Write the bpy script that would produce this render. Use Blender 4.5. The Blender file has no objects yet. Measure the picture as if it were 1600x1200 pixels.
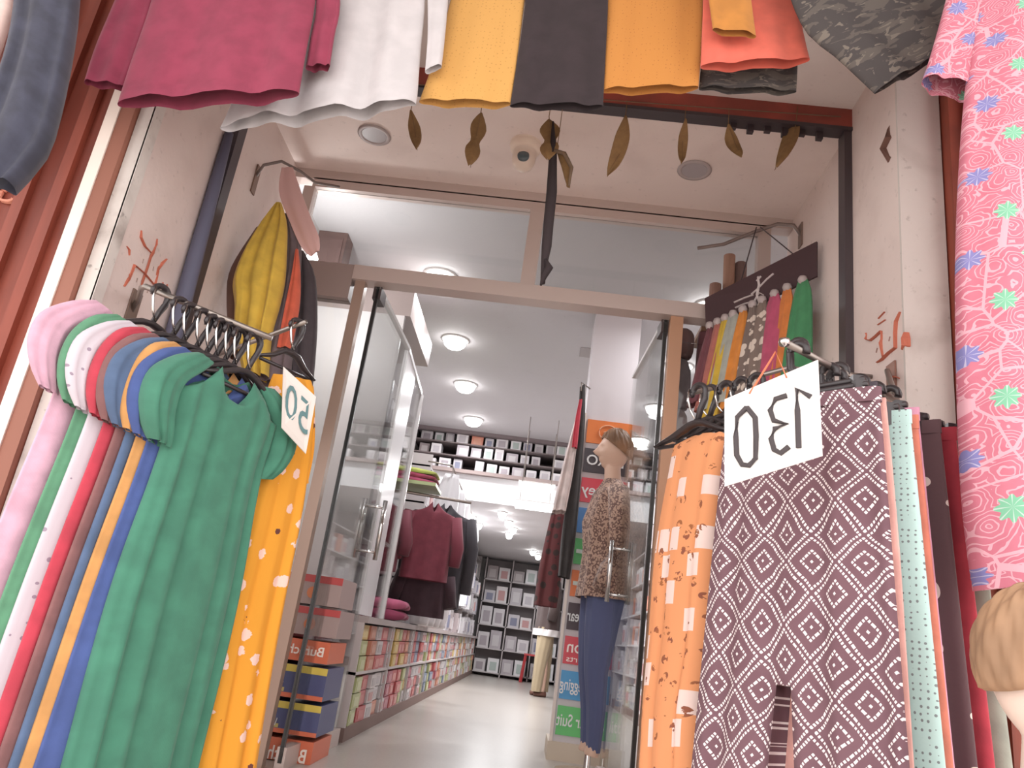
import bpy, math, random
from mathutils import Vector, Matrix, noise
random.seed(7)
SC = bpy.context.scene
COL = SC.collection
R = math.radians
# ------------------------------------------------------------------ camera
CAM = Vector((0, 0, .6))
PITCH, YAW, ROLL, FPX = R(18.5), R(-3.5), R(8.0), 1200.0
FW = Vector((math.sin(YAW)*math.cos(PITCH), math.cos(YAW)*math.cos(PITCH), math.sin(PITCH)))
_r0 = FW.cross(Vector((0, 0, 1))).normalized(); _u0 = _r0.cross(FW)
RT = _r0*math.cos(ROLL) + _u0*math.sin(ROLL)
UP = -_r0*math.sin(ROLL) + _u0*math.cos(ROLL)
cd = bpy.data.cameras.new('camera'); cam = bpy.data.objects.new('camera', cd); COL.objects.link(cam)
cd.sensor_width = 36; cd.lens = 36*FPX/1600; cd.clip_start = .02; cd.clip_end = 200
cam.matrix_world = Matrix(((RT.x, UP.x, -FW.x, CAM.x), (RT.y, UP.y, -FW.y, CAM.y), (RT.z, UP.z, -FW.z, CAM.z), (0, 0, 0, 1)))
SC.camera = cam
# ------------------------------------------------------------------ world, exposure
SC.view_settings.view_transform = 'Standard'; SC.view_settings.look = 'None'
SC.view_settings.gamma = 1; SC.view_settings.use_curve_mapping = False
SC.view_settings.exposure = 1.15
w = bpy.data.worlds.new('overcast_sky'); SC.world = w; w.use_nodes = True
wb = w.node_tree.nodes['Background']; wb.inputs[0].default_value = (1.0, .965, .95, 1); wb.inputs[1].default_value = 1.25
SC.cycles.use_denoising = True
SC.cycles.max_bounces = 10; SC.cycles.transparent_max_bounces = 24
SC.cycles.sample_clamp_indirect = 6

def _ray(x, y): return RT*((x-800)/FPX) - UP*((y-600)/FPX) + FW
def aX(x, y, v): d = _ray(x, y); return CAM + d*((v-CAM.x)/d.x)
def aY(x, y, v): d = _ray(x, y); return CAM + d*((v-CAM.y)/d.y)
def aZ(x, y, v): d = _ray(x, y); return CAM + d*((v-CAM.z)/d.z)

# ------------------------------------------------------------------ materials
def haze_wash(c):                                          # lens haze mixed into every material colour: greyer, darks lifted
    g = .3*c[0]+.59*c[1]+.11*c[2]
    return tuple((v+(g-v)*.10)*.88+22 for v in c)
def lin(c):
    c = haze_wash(c); return tuple(((v/255)/12.92 if v/255 <= .04045 else ((v/255+.055)/1.055)**2.4) for v in c)
class NT:
    def __init__(s, name):
        s.m = bpy.data.materials.new(name); s.m.use_nodes = True; s.t = s.m.node_tree
        s.b = s.t.nodes['Principled BSDF']; s.out = s.t.nodes['Material Output']
    def n(s, typ, **kw):
        nd = s.t.nodes.new(typ)
        for k, v in kw.items(): setattr(nd, k, v)
        return nd
    def put(s, sock, v):
        if hasattr(v, 'links') or isinstance(v, bpy.types.NodeSocket): s.t.links.new(v, sock)
        else: sock.default_value = v
    def m2(s, op, a, b=None, c=None):
        nd = s.n('ShaderNodeMath', operation=op); s.put(nd.inputs[0], a)
        if b is not None: s.put(nd.inputs[1], b)
        if c is not None: s.put(nd.inputs[2], c)
        return nd.outputs[0]
    def mix(s, f, a, b):
        nd = s.n('ShaderNodeMix', data_type='RGBA'); s.put(nd.inputs[0], f)
        for k, v in ((6, a), (7, b)):
            if isinstance(v, tuple): v = (*lin(v), 1)
            s.put(nd.inputs[k], v)
        return nd.outputs[2]
    def uv(s):
        u = s.n('ShaderNodeTexCoord'); sp = s.n('ShaderNodeSeparateXYZ'); s.t.links.new(u.outputs['UV'], sp.inputs[0])
        return u.outputs['UV'], sp.outputs[0], sp.outputs[1]
    def obj(s): return s.n('ShaderNodeTexCoord').outputs['Object']
    def noise(s, vec, scale, detail=3, dist=0):
        nd = s.n('ShaderNodeTexNoise'); s.t.links.new(vec, nd.inputs['Vector'])
        nd.inputs['Scale'].default_value = scale; nd.inputs['Detail'].default_value = detail; nd.inputs['Distortion'].default_value = dist
        return nd.outputs[0]
    def vor(s, vec, scale, feature='F1', rnd=1.0):
        nd = s.n('ShaderNodeTexVoronoi', feature=feature); s.t.links.new(vec, nd.inputs['Vector'])
        nd.inputs['Scale'].default_value = scale; nd.inputs['Randomness'].default_value = rnd
        return nd
    def bump(s, h, strength=.3, dist=.01):
        nd = s.n('ShaderNodeBump'); nd.inputs['Strength'].default_value = strength; nd.inputs['Distance'].default_value = dist
        s.put(nd.inputs['Height'], h); s.t.links.new(nd.outputs[0], s.b.inputs['Normal'])
    def fin(s, col, rough=.8, spec=.3, metal=0, sheen=0):
        if isinstance(col, tuple): col = (*lin(col), 1)
        s.put(s.b.inputs['Base Color'], col); s.put(s.b.inputs['Roughness'], rough)
        s.b.inputs['Specular IOR Level'].default_value = spec; s.b.inputs['Metallic'].default_value = metal
        if sheen: s.b.inputs['Sheen Weight'].default_value = sheen
        return s.m
    def less(s, a, b): return s.m2('LESS_THAN', a, b)
    def sm(s, a, lo, hi):
        nd = s.n('ShaderNodeMapRange', interpolation_type='SMOOTHSTEP'); s.put(nd.inputs[0], a)
        nd.inputs[1].default_value = lo; nd.inputs[2].default_value = hi
        return nd.outputs[0]
_cache = {}
def plain(c, rough=.6, spec=.4, metal=0, var=.0):
    k = ('p', c, rough, spec, metal, var)
    if k not in _cache:
        t = NT('paint_%d_%d_%d' % c)
        if var:
            v = t.noise(t.obj(), 6, 5)
            t.fin(t.mix(t.sm(v, .35, .7), tuple(int(x*(1-var)) for x in c), c), rough, spec, metal)
        else: t.fin(c, rough, spec, metal)
        _cache[k] = t.m
    return _cache[k]
def cloth(c, var=.12, weave=900, rough=.9, sheen=.15):
    k = ('c', c, var, weave)
    if k not in _cache:
        t = NT('cloth_%d_%d_%d' % c); uv, u, v = t.uv()
        n1 = t.noise(uv, 14, 4); 
        col = t.mix(t.sm(n1, .3, .72), tuple(int(x*(1-var)) for x in c), c)
        h = t.m2('MULTIPLY', t.m2('SINE', t.m2('MULTIPLY', u, weave)), t.m2('SINE', t.m2('MULTIPLY', v, weave)))
        t.bump(t.m2('ADD', t.m2('MULTIPLY', n1, 1.0), t.m2('MULTIPLY', h, .012)), .25, .01)
        _cache[k] = t.fin(col, rough, .2, 0, sheen)
    return _cache[k]
def speckled(c, c2, scale=60, size=.25, rnd=.6):
    t = NT('speckled_cloth_%d_%d_%d' % c); uv, u, v = t.uv()
    d = t.vor(uv, scale, rnd=rnd).outputs[0]
    t.bump(t.noise(uv, 14, 4), .25, .01)
    return t.fin(t.mix(t.less(d, size), c, c2), .9, .2, 0, .1)
def bandhani():
    t = NT('tie_dyed_dot_cloth'); uv, u, v = t.uv()
    s = 7.6
    wob = t.m2('MULTIPLY', t.m2('SUBTRACT', t.noise(uv, 9, 2), .5), .035)
    a = t.m2('MULTIPLY', t.m2('ADD', t.m2('ADD', t.m2('MULTIPLY', u, 1.15), v), wob), s)
    b = t.m2('MULTIPLY', t.m2('ADD', t.m2('SUBTRACT', t.m2('MULTIPLY', u, 1.15), v), wob), s)
    fa = t.m2('SUBTRACT', t.m2('FRACT', a), .5); fb = t.m2('SUBTRACT', t.m2('FRACT', b), .5)
    aa = t.m2('ABSOLUTE', fa); ab = t.m2('ABSOLUTE', fb)
    r = t.m2('MAXIMUM', aa, ab); al = t.m2('MINIMUM', aa, ab)
    rings = None
    for rr in (.19, .435):
        k = t.less(t.m2('ABSOLUTE', t.m2('SUBTRACT', r, rr)), .03)
        rings = k if rings is None else t.m2('MAXIMUM', rings, k)
    dots = t.less(t.m2('FRACT', t.m2('MULTIPLY', al, 12.5)), .62)
    mid = t.less(r, .03)
    mk = t.m2('MAXIMUM', t.m2('MULTIPLY', rings, dots), mid)
    base = t.mix(t.noise(uv, 12, 3), (98, 62, 72), (120, 82, 92))
    t.bump(t.m2('ADD', mk, t.noise(uv, 20, 3)), .2, .004)
    return t.fin(t.mix(mk, base, (240, 226, 226)), .9, .2)
def floral_pink():
    t = NT('pink_vine_floral_cloth'); uv, u, v = t.uv()
    s = 8.6
    U = t.m2('MULTIPLY', u, s); V = t.m2('MULTIPLY', v, s)
    row = t.m2('FLOOR', V); sh = t.m2('MULTIPLY', t.m2('MODULO', row, 2.0), .5)
    cx = t.m2('ADD', U, sh)
    fx = t.m2('SUBTRACT', t.m2('FRACT', cx), .5); fy = t.m2('SUBTRACT', t.m2('FRACT', V), .5)
    rad = t.m2('SQRT', t.m2('ADD', t.m2('MULTIPLY', fx, fx), t.m2('MULTIPLY', fy, fy)))
    ang = t.m2('ARCTAN2', fy, fx)
    edge = t.m2('ADD', .19, t.m2('MULTIPLY', t.m2('COSINE', t.m2('MULTIPLY', ang, 8)), .035))
    fl = t.less(rad, edge)
    par = t.m2('ABSOLUTE', t.m2('MODULO', t.m2('ADD', t.m2('FLOOR', cx), row), 2.0))
    fcol = t.mix(t.less(par, .5), (124, 120, 184), (112, 186, 146))
    petal = t.less(t.m2('ABSOLUTE', t.m2('SINE', t.m2('MULTIPLY', ang, 4))), .22)
    fcol = t.mix(t.m2('MULTIPLY', petal, .45), fcol, (235, 225, 235))
    w1 = t.n('ShaderNodeTexWave', wave_type='RINGS', rings_direction='SPHERICAL')
    off = t.n('ShaderNodeVectorMath', operation='SCALE'); 
    dv = t.n('ShaderNodeVectorMath', operation='SCALE'); nz = t.n('ShaderNodeTexNoise'); t.t.links.new(uv, nz.inputs['Vector']); nz.inputs['Scale'].default_value = 22; t.t.links.new(nz.outputs[1], dv.inputs[0]); dv.inputs['Scale'].default_value = .03
    da = t.n('ShaderNodeVectorMath', operation='ADD'); t.t.links.new(uv, da.inputs[0]); t.t.links.new(dv.outputs[0], da.inputs[1])
    vo = t.vor(da.outputs[0], 18, rnd=.9)
    curl = t.m2('ABSOLUTE', t.m2('SINE', t.m2('ADD', t.m2('MULTIPLY', vo.outputs[0], 24), 1.0)))
    line = t.less(curl, .36)
    ve = t.vor(uv, 9, 'DISTANCE_TO_EDGE', .9).outputs[0]
    line = t.m2('MAXIMUM', line, t.less(ve, .02))
    base = t.mix(t.noise(uv, 30, 2), (200, 92, 114), (212, 116, 136))
    col = t.mix(t.m2('MULTIPLY', line, .62), base, (240, 186, 198))
    col = t.mix(fl, col, fcol)
    return t.fin(col, .9, .2)
def yellow_floral():
    t = NT('yellow_floral_cloth'); uv, u, v = t.uv()
    d1 = t.vor(uv, 17, rnd=.75).outputs[0]
    off = t.n('ShaderNodeVectorMath', operation='ADD'); t.t.links.new(uv, off.inputs[0]); off.inputs[1].default_value = (.31, .12, 0)
    d2 = t.vor(off.outputs[0], 14, rnd=.8).outputs[0]
    n1 = t.m2('MULTIPLY', t.m2('SUBTRACT', t.noise(uv, 90, 2), .5), .25)
    col = t.mix(t.less(t.m2('ADD', d1, n1), .29), (240, 152, 28), (250, 205, 190))
    col = t.mix(t.less(t.m2('ADD', d2, n1), .17), col, (96, 46, 40))
    t.bump(t.noise(uv, 14, 3), .3, .01)
    return t.fin(col, .9, .2)
def orange_print():
    t = NT('orange_block_print_cloth'); uv, u, v = t.uv()
    br = t.n('ShaderNodeTexBrick'); t.t.links.new(uv, br.inputs[0]); br.inputs['Scale'].default_value = 7
    br.inputs['Color1'].default_value = (0, 0, 0, 1); br.inputs['Color2'].default_value = (1, 1, 1, 1); br.inputs['Mortar'].default_value = (.2, .2, .2, 1)
    br.inputs['Mortar Size'].default_value = .04; br.inputs['Brick Width'].default_value = .42; br.inputs['Row Height'].default_value = .5
    sel = t.m2('GREATER_THAN', br.outputs[0], .68)
    col = t.mix(sel, (242, 150, 92), (246, 214, 204))
    d = t.vor(uv, 26, rnd=.8).outputs[0]; nn = t.noise(uv, 70, 3)
    mot = t.m2('MULTIPLY', t.less(d, .34), t.m2('GREATER_THAN', nn, .5))
    dark = t.mix(t.noise(uv, 30, 1), (110, 40, 60), (190, 110, 40))
    col = t.mix(mot, col, dark)
    return t.fin(col, .9, .2)
def leopard():
    t = NT('leopard_knit_cloth'); o = t.obj()
    d = t.vor(o, 46, rnd=.9).outputs[0]; n = t.noise(o, 60, 3)
    ringy = t.m2('MULTIPLY', t.m2('GREATER_THAN', d, .3), t.less(d, .62))
    col = t.mix(t.m2('MULTIPLY', ringy, t.m2('GREATER_THAN', n, .44)), (168, 132, 112), (96, 66, 58))
    return t.fin(col, .95, .15, 0, .2)
def camo():
    t = NT('dark_camouflage_cloth'); uv, u, v = t.uv()
    mp = t.n('ShaderNodeMapping'); t.t.links.new(uv, mp.inputs[0]); mp.inputs['Scale'].default_value = (1, 2.6, 1); mp.inputs['Rotation'].default_value = (0, 0, .5)
    n1 = t.noise(mp.outputs[0], 11, 3, .8); n2 = t.noise(mp.outputs[0], 17, 2, 1.2)
    col = t.mix(t.m2('GREATER_THAN', n1, .52), (62, 56, 55), (84, 76, 70))
    col = t.mix(t.m2('GREATER_THAN', n2, .62), col, (108, 98, 88))
    return t.fin(col, .9, .2)
def glass_mat(name, tint=(1, 1, 1), refl=1.0):
    t = NT(name); t.t.nodes.remove(t.b)
    tr = t.n('ShaderNodeBsdfTransparent'); tr.inputs[0].default_value = (*tint, 1)
    gl = t.n('ShaderNodeBsdfGlossy'); gl.inputs['Roughness'].default_value = .02
    fr = t.n('ShaderNodeFresnel'); fr.inputs[0].default_value = 1.5
    mx = t.n('ShaderNodeMixShader'); t.t.links.new(t.m2('MULTIPLY', fr.outputs[0], refl), mx.inputs[0])
    t.t.links.new(tr.outputs[0], mx.inputs[1]); t.t.links.new(gl.outputs[0], mx.inputs[2]); t.t.links.new(mx.outputs[0], t.out.inputs[0])
    return t.m
def emit(c, s):
    k = ('e', c, s)
    if k not in _cache:
        t = NT('lit_diffuser'); t.fin((250, 250, 250), .5)
        t.b.inputs['Emission Color'].default_value = (*c, 1); t.b.inputs['Emission Strength'].default_value = s
        _cache[k] = t.m
    return _cache[k]
def plaster(c, dirt=(150, 128, 118), amt=.5, name='painted_plaster'):
    t = NT(name); o = t.obj()
    n1 = t.noise(o, 3.5, 6, .4); n2 = t.noise(o, 34, 5)
    f = t.m2('MULTIPLY', t.sm(n1, .48, .78), amt)
    col = t.mix(f, c, dirt)
    col = t.mix(t.m2('MULTIPLY', t.sm(n2, .62, .74), amt*.6), col, tuple(int(x*.8) for x in dirt))
    t.bump(n2, .12, .01)
    return t.fin(col, .75, .3)
def floor_mat():
    t = NT('terrazzo_floor'); o = t.obj()
    n1 = t.noise(o, 60, 3); n2 = t.noise(o, 1.2, 4)
    col = t.mix(n1, (146, 136, 128), (172, 163, 154)); col = t.mix(t.m2('MULTIPLY', t.sm(n2, .5, .7), .3), col, (130, 119, 108))
    return t.fin(col, .28, .45)
def red_steel():
    t = NT('red_oxide_painted_steel'); o = t.obj()
    mp = t.n('ShaderNodeMapping'); t.t.links.new(o, mp.inputs[0]); mp.inputs['Scale'].default_value = (1, 1, .12)
    n1 = t.noise(mp.outputs[0], 14, 5); n2 = t.noise(o, 5, 4)
    col = t.mix(t.sm(n1, .3, .75), (112, 34, 18), (146, 52, 30)); col = t.mix(t.m2('MULTIPLY', t.sm(n2, .55, .75), .5), col, (96, 32, 22))
    return t.fin(col, .5, .4)
def leaf_mat():
    t = NT('dry_leaf'); uv, u, v = t.uv()
    vein = t.m2('ABSOLUTE', t.m2('SINE', t.m2('MULTIPLY', v, 520)))
    col = t.mix(t.noise(uv, 30, 4), (112, 78, 44), (160, 118, 66)); col = t.mix(t.m2('MULTIPLY', t.less(vein, .15), .4), col, (92, 62, 38))
    return t.fin(col, .8, .2)

M_WALL = plaster((226, 204, 196), (192, 166, 158), .45, 'pinkish_wall_paint')
M_SOFF = plaster((236, 216, 208), (210, 188, 180), .4, 'soffit_paint')
M_ROUGH = plaster((222, 212, 204), (128, 108, 100), .95, 'scuffed_whitewash')
M_INT = plaster((204, 198, 196), (190, 182, 180), .3, 'interior_paint')
M_CEIL = plaster((190, 187, 190), (182, 178, 180), .3, 'ceiling_paint')
M_RED = red_steel(); M_FLOOR = floor_mat()
M_ALU = plain((200, 180, 172), .4, .5, .2); M_CHROME = plain((215, 212, 210), .12, .5, 1.0); M_DARK = plain((46, 34, 38), .45, .5)
M_GLASS = glass_mat('clear_glass', (.96, .97, .965), .55); M_DOORGLASS = glass_mat('door_glass', (.95, .965, .96), .55)
M_BLACKPL = plain((40, 32, 34), .3, .5); M_WHITE = plain((226, 222, 220), .5, .4); M_BLACK = plain((38, 34, 38), .6, .3)
M_WOOD = plain((150, 104, 74), .55, .4, 0, .25); M_STEEL = plain((150, 138, 130), .35, .5, .8)

# ------------------------------------------------------------------ mesh helpers
class MB:
    def __init__(s): s.v = []; s.f = []; s.uv = []; s.mi = []
    def quad_uv(s, f, uvs=None, mi=0): s.f.append(f); s.uv.append(uvs); s.mi.append(mi)
    def box(s, lo, hi, mi=0, rz=0, piv=None):
        x0, y0, z0 = lo; x1, y1, z1 = hi; b = len(s.v)
        pts = [(x0,y0,z0),(x1,y0,z0),(x1,y1,z0),(x0,y1,z0),(x0,y0,z1),(x1,y0,z1),(x1,y1,z1),(x0,y1,z1)]
        if rz:
            px, py = piv if piv else ((x0+x1)/2, (y0+y1)/2); c, n = math.cos(rz), math.sin(rz)
            pts = [(px+(x-px)*c-(y-py)*n, py+(x-px)*n+(y-py)*c, z) for x, y, z in pts]
        s.v += [Vector(p) for p in pts]
        for f in ((0,3,2,1),(4,5,6,7),(0,1,5,4),(1,2,6,5),(2,3,7,6),(3,0,4,7)): s.quad_uv([b+i for i in f], None, mi)
        return s
    def slab(s, p0, p1, p2, p3, n):                      # a four-cornered board with thickness n
        b = len(s.v); n = Vector(n)
        s.v += [Vector(p) for p in (p0, p1, p2, p3)] + [Vector(p)+n for p in (p0, p1, p2, p3)]
        for f in ((0,1,2,3),(7,6,5,4),(0,4,5,1),(1,5,6,2),(2,6,7,3),(3,7,4,0)): s.quad_uv([b+i for i in f])
        return s
    def tube(s, path, rad, n=8, mi=0, flat=1.0, caps=True):
        path = [Vector(p) for p in path]; m = len(path); b = len(s.v)
        rad = rad if isinstance(rad, (list, tuple)) else [rad]*m
        up = Vector((.13, .2, 1)).normalized()
        for i, p in enumerate(path):
            t = (path[min(i+1, m-1)] - path[max(i-1, 0)]).normalized()
            if abs(t.dot(up)) > .97: a = t.cross(Vector((1, .1, 0))).normalized()
            else: a = t.cross(up).normalized()
            c = a.cross(t)
            for k in range(n):
                th = 2*math.pi*k/n; s.v.append(p + a*math.cos(th)*rad[i] + c*math.sin(th)*rad[i]*flat)
        for i in range(m-1):
            for k in range(n):
                s.quad_uv([b+i*n+k, b+i*n+(k+1)%n, b+(i+1)*n+(k+1)%n, b+(i+1)*n+k], None, mi)
        if caps:
            s.quad_uv([b+k for k in range(n)][::-1], None, mi); s.quad_uv([b+(m-1)*n+k for k in range(n)], None, mi)
        return s
    def lathe(s, c, prof, n=20, axis='z', mi=0):
        c = Vector(c); b = len(s.v); m = len(prof)
        for r, h in prof:
            for k in range(n):
                th = 2*math.pi*k/n; a, d = r*math.cos(th), r*math.sin(th)
                s.v.append(c + (Vector((a, d, h)) if axis == 'z' else Vector((a, h, d)) if axis == 'y' else Vector((h, a, d))))
        for i in range(m-1):
            for k in range(n): s.quad_uv([b+i*n+k, b+i*n+(k+1)%n, b+(i+1)*n+(k+1)%n, b+(i+1)*n+k], None, mi)
        s.quad_uv([b+k for k in range(n)], None, mi); s.quad_uv([b+(m-1)*n+k for k in range(n)], None, mi)
        return s
    def loft(s, rows, thick, nu=28, nv=18, fold=(0, 0, 0), pw=.7, top=None, mi=0, seed=0.0, open_=True, grow=1.0, slit=None):
        """closed cloth tube from rows of (left point, right point); thick = half depth; fold = (count, amplitude, phase)"""
        rows = [(Vector(l), Vector(r)) for l, r in rows]
        K = len(rows); L = [0]
        for i in range(1, K): L.append(L[-1] + max(1e-4, ((rows[i][0]+rows[i][1])/2 - (rows[i-1][0]+rows[i-1][1])/2).length))
        tot = L[-1]; b = len(s.v)
        th = thick if isinstance(thick, (list, tuple)) else [thick]*K
        ring = 2*nu; us = []
        for j in range(nv+1):
            d = tot*j/nv; i = 0
            while i < K-2 and d > L[i+1]: i += 1
            q = (d-L[i])/(L[i+1]-L[i]); q = min(1, max(0, q))
            def cr(a, k):                                # catmull-rom
                p0 = rows[max(i-1, 0)][k]; p1 = rows[i][k]; p2 = rows[i+1][k]; p3 = rows[min(i+2, K-1)][k]
                return p1 + .5*q*((p2-p0) + q*((2*p0-5*p1+4*p2-p3) + q*(3*(p1-p2)+p3-p0)))
            l = cr(0, 0); r = cr(0, 1); c = (l+r)/2; h = (r-l)/2; wd = h.length
            dn = (rows[min(i+1, K-1)][0]+rows[min(i+1, K-1)][1] - rows[i][0]-rows[i][1]).normalized()
            nrm = h.cross(dn); nrm = nrm.normalized() if nrm.length > 1e-6 else Vector((0, 1, 0))
            if nrm.y > 0: nrm = -nrm                     # towards the street
            t = th[i]+(th[i+1]-th[i])*q; tt = j/nv
            amp = fold[1]*(.25+.75*tt**grow)
            for k in range(ring):
                a = 2*math.pi*(k+(.5 if slit else 0))/ring; cs, sn = math.cos(a), math.sin(a)
                u = math.copysign(abs(cs)**pw, cs)
                off = t*math.copysign(abs(sn)**.8, sn)
                fo = amp*(math.sin(fold[0]*u*math.pi+fold[2]+.6*math.sin(tt*3+seed)) + .45*math.sin(fold[0]*1.9*u*math.pi+1.3+seed+tt*2)) if fold[0] else 0
                ud = u
                if slit and tt > slit[0]:
                    g_ = slit[1]*(tt-slit[0])/(1-slit[0]); ud = math.copysign(g_+(1-g_)*abs(u), u)
                p = c + h*ud + nrm*(off+fo)
                if top and j <= top[2]*nv:               # shoulders slope, neckline dips
                    fd = 1-(j/(top[2]*nv)) if top[2] else 1
                    au = abs(u); p.z -= top[0]*max(0, au-.35)*fd
                    if au < top[3]: p.z -= fd*top[1]*(1.0 if sn > 0 else .45)*max(0, 1-(au/top[3])**2)**.8
                s.v.append(p); us.append((u*wd, d))
        for j in range(nv):
            for k in range(ring):
                k2 = (k+1) % ring
                if slit and j/nv >= slit[0] and k in (nu//2-1, 3*nu//2-1): continue
                f = [b+j*ring+k, b+j*ring+k2, b+(j+1)*ring+k2, b+(j+1)*ring+k]
                s.quad_uv(f, [us[x-b] for x in f], mi)
        if slit:
            for j in range(nv):
                if j/nv < slit[0]: continue
                for ka, kb in ((nu//2-1, 3*nu//2), (nu//2, 3*nu//2-1)):
                    f = [b+j*ring+ka, b+j*ring+kb, b+(j+1)*ring+kb, b+(j+1)*ring+ka]; s.quad_uv(f, [us[x-b] for x in f], mi)
        if not open_:
            s.quad_uv([b+k for k in range(ring)][::-1], [us[k] for k in range(ring)][::-1], mi)
            o = nv*ring; s.quad_uv([b+o+k for k in range(ring)], [us[o+k] for k in range(ring)], mi)
        return s
    def sheet(s, rows, thick=.003, nu=14, nv=14, curl=0.0, mi=0): return s.loft(rows, thick, nu, nv, (0, 0, 0), 1.0, None, mi, 0, False)
    def build(s, name, mat, parent=None, smooth=False):
        xs = [v.x for v in s.v]; ys = [v.y for v in s.v]; zs = [v.z for v in s.v]
        base = Vector(((min(xs)+max(xs))/2, (min(ys)+max(ys))/2, min(zs)))
        me = bpy.data.meshes.new(name)
        me.from_pydata([v-base for v in s.v], [], s.f)
        if any(s.uv):
            ul = me.uv_layers.new(name='UVMap'); i = 0
            for f, u in zip(s.f, s.uv):
                for k in range(len(f)): ul.data[i].uv = u[k] if u else (0, 0); i += 1
        for mt in (mat if isinstance(mat, (list, tuple)) else [mat]): me.materials.append(mt)
        for p, mi in zip(me.polygons, s.mi): p.material_index = mi; p.use_smooth = smooth
        o = bpy.data.objects.new(name, me); COL.objects.link(o)
        o.location = base - (W[parent.name] if parent else Vector())
        if parent: o.parent = parent
        W[o.name] = base
        return o
W = {}
def tag(o, label, cat, group=None, kind=None):
    if label: o['label'] = label
    if cat: o['category'] = cat
    if group: o['group'] = group
    if kind: o['kind'] = kind
    return o
_ONES = ['', 'first', 'second', 'third', 'fourth', 'fifth', 'sixth', 'seventh', 'eighth', 'ninth', 'tenth', 'eleventh', 'twelfth', 'thirteenth', 'fourteenth', 'fifteenth', 'sixteenth', 'seventeenth', 'eighteenth', 'nineteenth']
def nth(n):
    if n < 20: return _ONES[n]
    t, o = divmod(n, 10); w_ = {2: 'twent', 3: 'thirt', 4: 'fort', 5: 'fift', 6: 'sixt'}[t]
    return w_+'ieth' if o == 0 else w_+'y-'+_ONES[o]
CNT = {}
def count(key): CNT[key] = CNT.get(key, 0)+1; return nth(CNT[key])
def struct(o, label=None):
    o['kind'] = 'structure'
    if label: o['label'] = label
    return o
def thing(name, loc, label, cat, group=None):
    o = bpy.data.objects.new(name, None); COL.objects.link(o); o.location = loc; W[o.name] = Vector(loc); o.empty_display_size = .05
    return tag(o, label, cat, group)
def text_mesh(name, txt, org, right, up, size, mat, parent, width=None, bold=.0):
    """lettering lying on a board; right = where the first letters run to"""
    cu = bpy.data.curves.new(name, 'FONT'); cu.body = txt; cu.size = 1; cu.align_x = 'CENTER'; cu.align_y = 'CENTER'; cu.extrude = .02; cu.offset = bold; cu.resolution_u = 3
    o = bpy.data.objects.new(name, cu); COL.objects.link(o)
    me = bpy.data.meshes.new_from_object(o.evaluated_get(bpy.context.evaluated_depsgraph_get())) if False else o.to_mesh()
    right = Vector(right).normalized(); up = Vector(up).normalized(); n = right.cross(up)
    xs = [v.co.x for v in me.vertices]; sx = (width/(max(xs)-min(xs))) if width else size
    vs = [Vector(org) + right*(v.co.x*sx) + up*(v.co.y*size) + n*(v.co.z*.03) for v in me.vertices]
    fs = [list(p.vertices) for p in me.polygons]
    o.to_mesh_clear(); bpy.data.objects.remove(o)
    m = MB(); m.v = vs; m.f = fs; m.uv = [None]*len(fs); m.mi = [0]*len(fs)
    return m.build(name, mat, parent)

# ================================================================== SETTING
SHUT, DOORY = 2.69, 3.40
XL, XR = -1.46, 1.065
ZS = 2.76; ZC = 2.86; ZG = -.75
struct(MB().box((-9, -14, ZG-.1), (9, 3.4, ZG)).build('ground', plaster((226, 214, 204), (196, 182, 172), .5, 'street_paving')), 'pale dusty street paving in front of the shop')
struct(MB().box((-2.6, 2.2, ZG), (2.6, DOORY-.1, -.3)).build('floor_step', plaster((222, 212, 204), (190, 178, 170), .5, 'step_stone')))
struct(MB().box((-1.7, DOORY-.1, -.1), (2.2, 15.2, 0)).build('floor', M_FLOOR), 'pale speckled shop floor')
struct(MB().box((-1.7, DOORY+.06, ZC), (2.2, 15.2, ZC+.1)).build('ceiling', M_CEIL))
struct(MB().box((-1.7, DOORY+.05, -.1), (-1.58, 15.2, ZC)).build('wall_left', M_INT))
struct(MB().box((1.7, DOORY+.05, -.1), (1.82, 15.2, ZC)).build('wall_right', M_INT))
struct(MB().box((-1.7, 15.1, -.1), (2.2, 15.2, ZC)).build('wall_back', M_INT))
# doorway reveals and pillars
wl = struct(MB().box((XL-.06, SHUT, -.3), (XL, DOORY+.05, ZS)).slab((XL-.05, SHUT, -.3), (XL-.05, SHUT, ZS), (XL, SHUT+.04, ZS), (XL, SHUT+.04, -.3), (0, .0, 0.0)).build('wall_porch_left', M_WALL))
wr = struct(MB().box((XR, SHUT, -.3), (XR+.08, DOORY+.05, ZS)).build('wall_porch_right', M_WALL))
pl = struct(MB().box((XL-.14, 2.15, ZG), (XL-.0, SHUT, 2.84)).build('wall_pillar_left', M_WALL))
MB().box((XL-.045, 2.138, ZG), (XL+.004, 2.15, 2.84)).box((XL-.001, 2.138, ZG), (XL+.006, 2.19, 2.84)).build('whitewashed_edge', M_ROUGH, pl)
pr = struct(MB().box((XR+.0, 2.26, ZG), (XR+.46, SHUT, 2.84)).build('wall_pillar_right', M_WALL))
MB().box((XR-.004, 2.248, ZG), (XR+.14, 2.26, 2.84)).build('whitewashed_edge', plaster((206, 194, 186), (150, 130, 120), .6, 'weathered_whitewash'), pr)
struct(MB().box((-3.2, 2.24, 2.84), (2.6, DOORY+.1, 2.92)).build('ceiling_front', plaster((232, 220, 214), (206, 190, 182), .3, 'canopy_paint')))
struct(MB().box((-3.2, 2.24, 2.92), (2.6, 2.32, 4.6)).build('wall_front', M_WALL))
struct(MB().box((-3.2, .0, 3.45), (2.6, 2.24, 3.48)).build('ceiling_added_awning', plain((150, 140, 136), .8, .2)), 'unseen flat awning added to shade the garments above the doorway')  # unseen awning, added to cut sky light on the top garments
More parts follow.
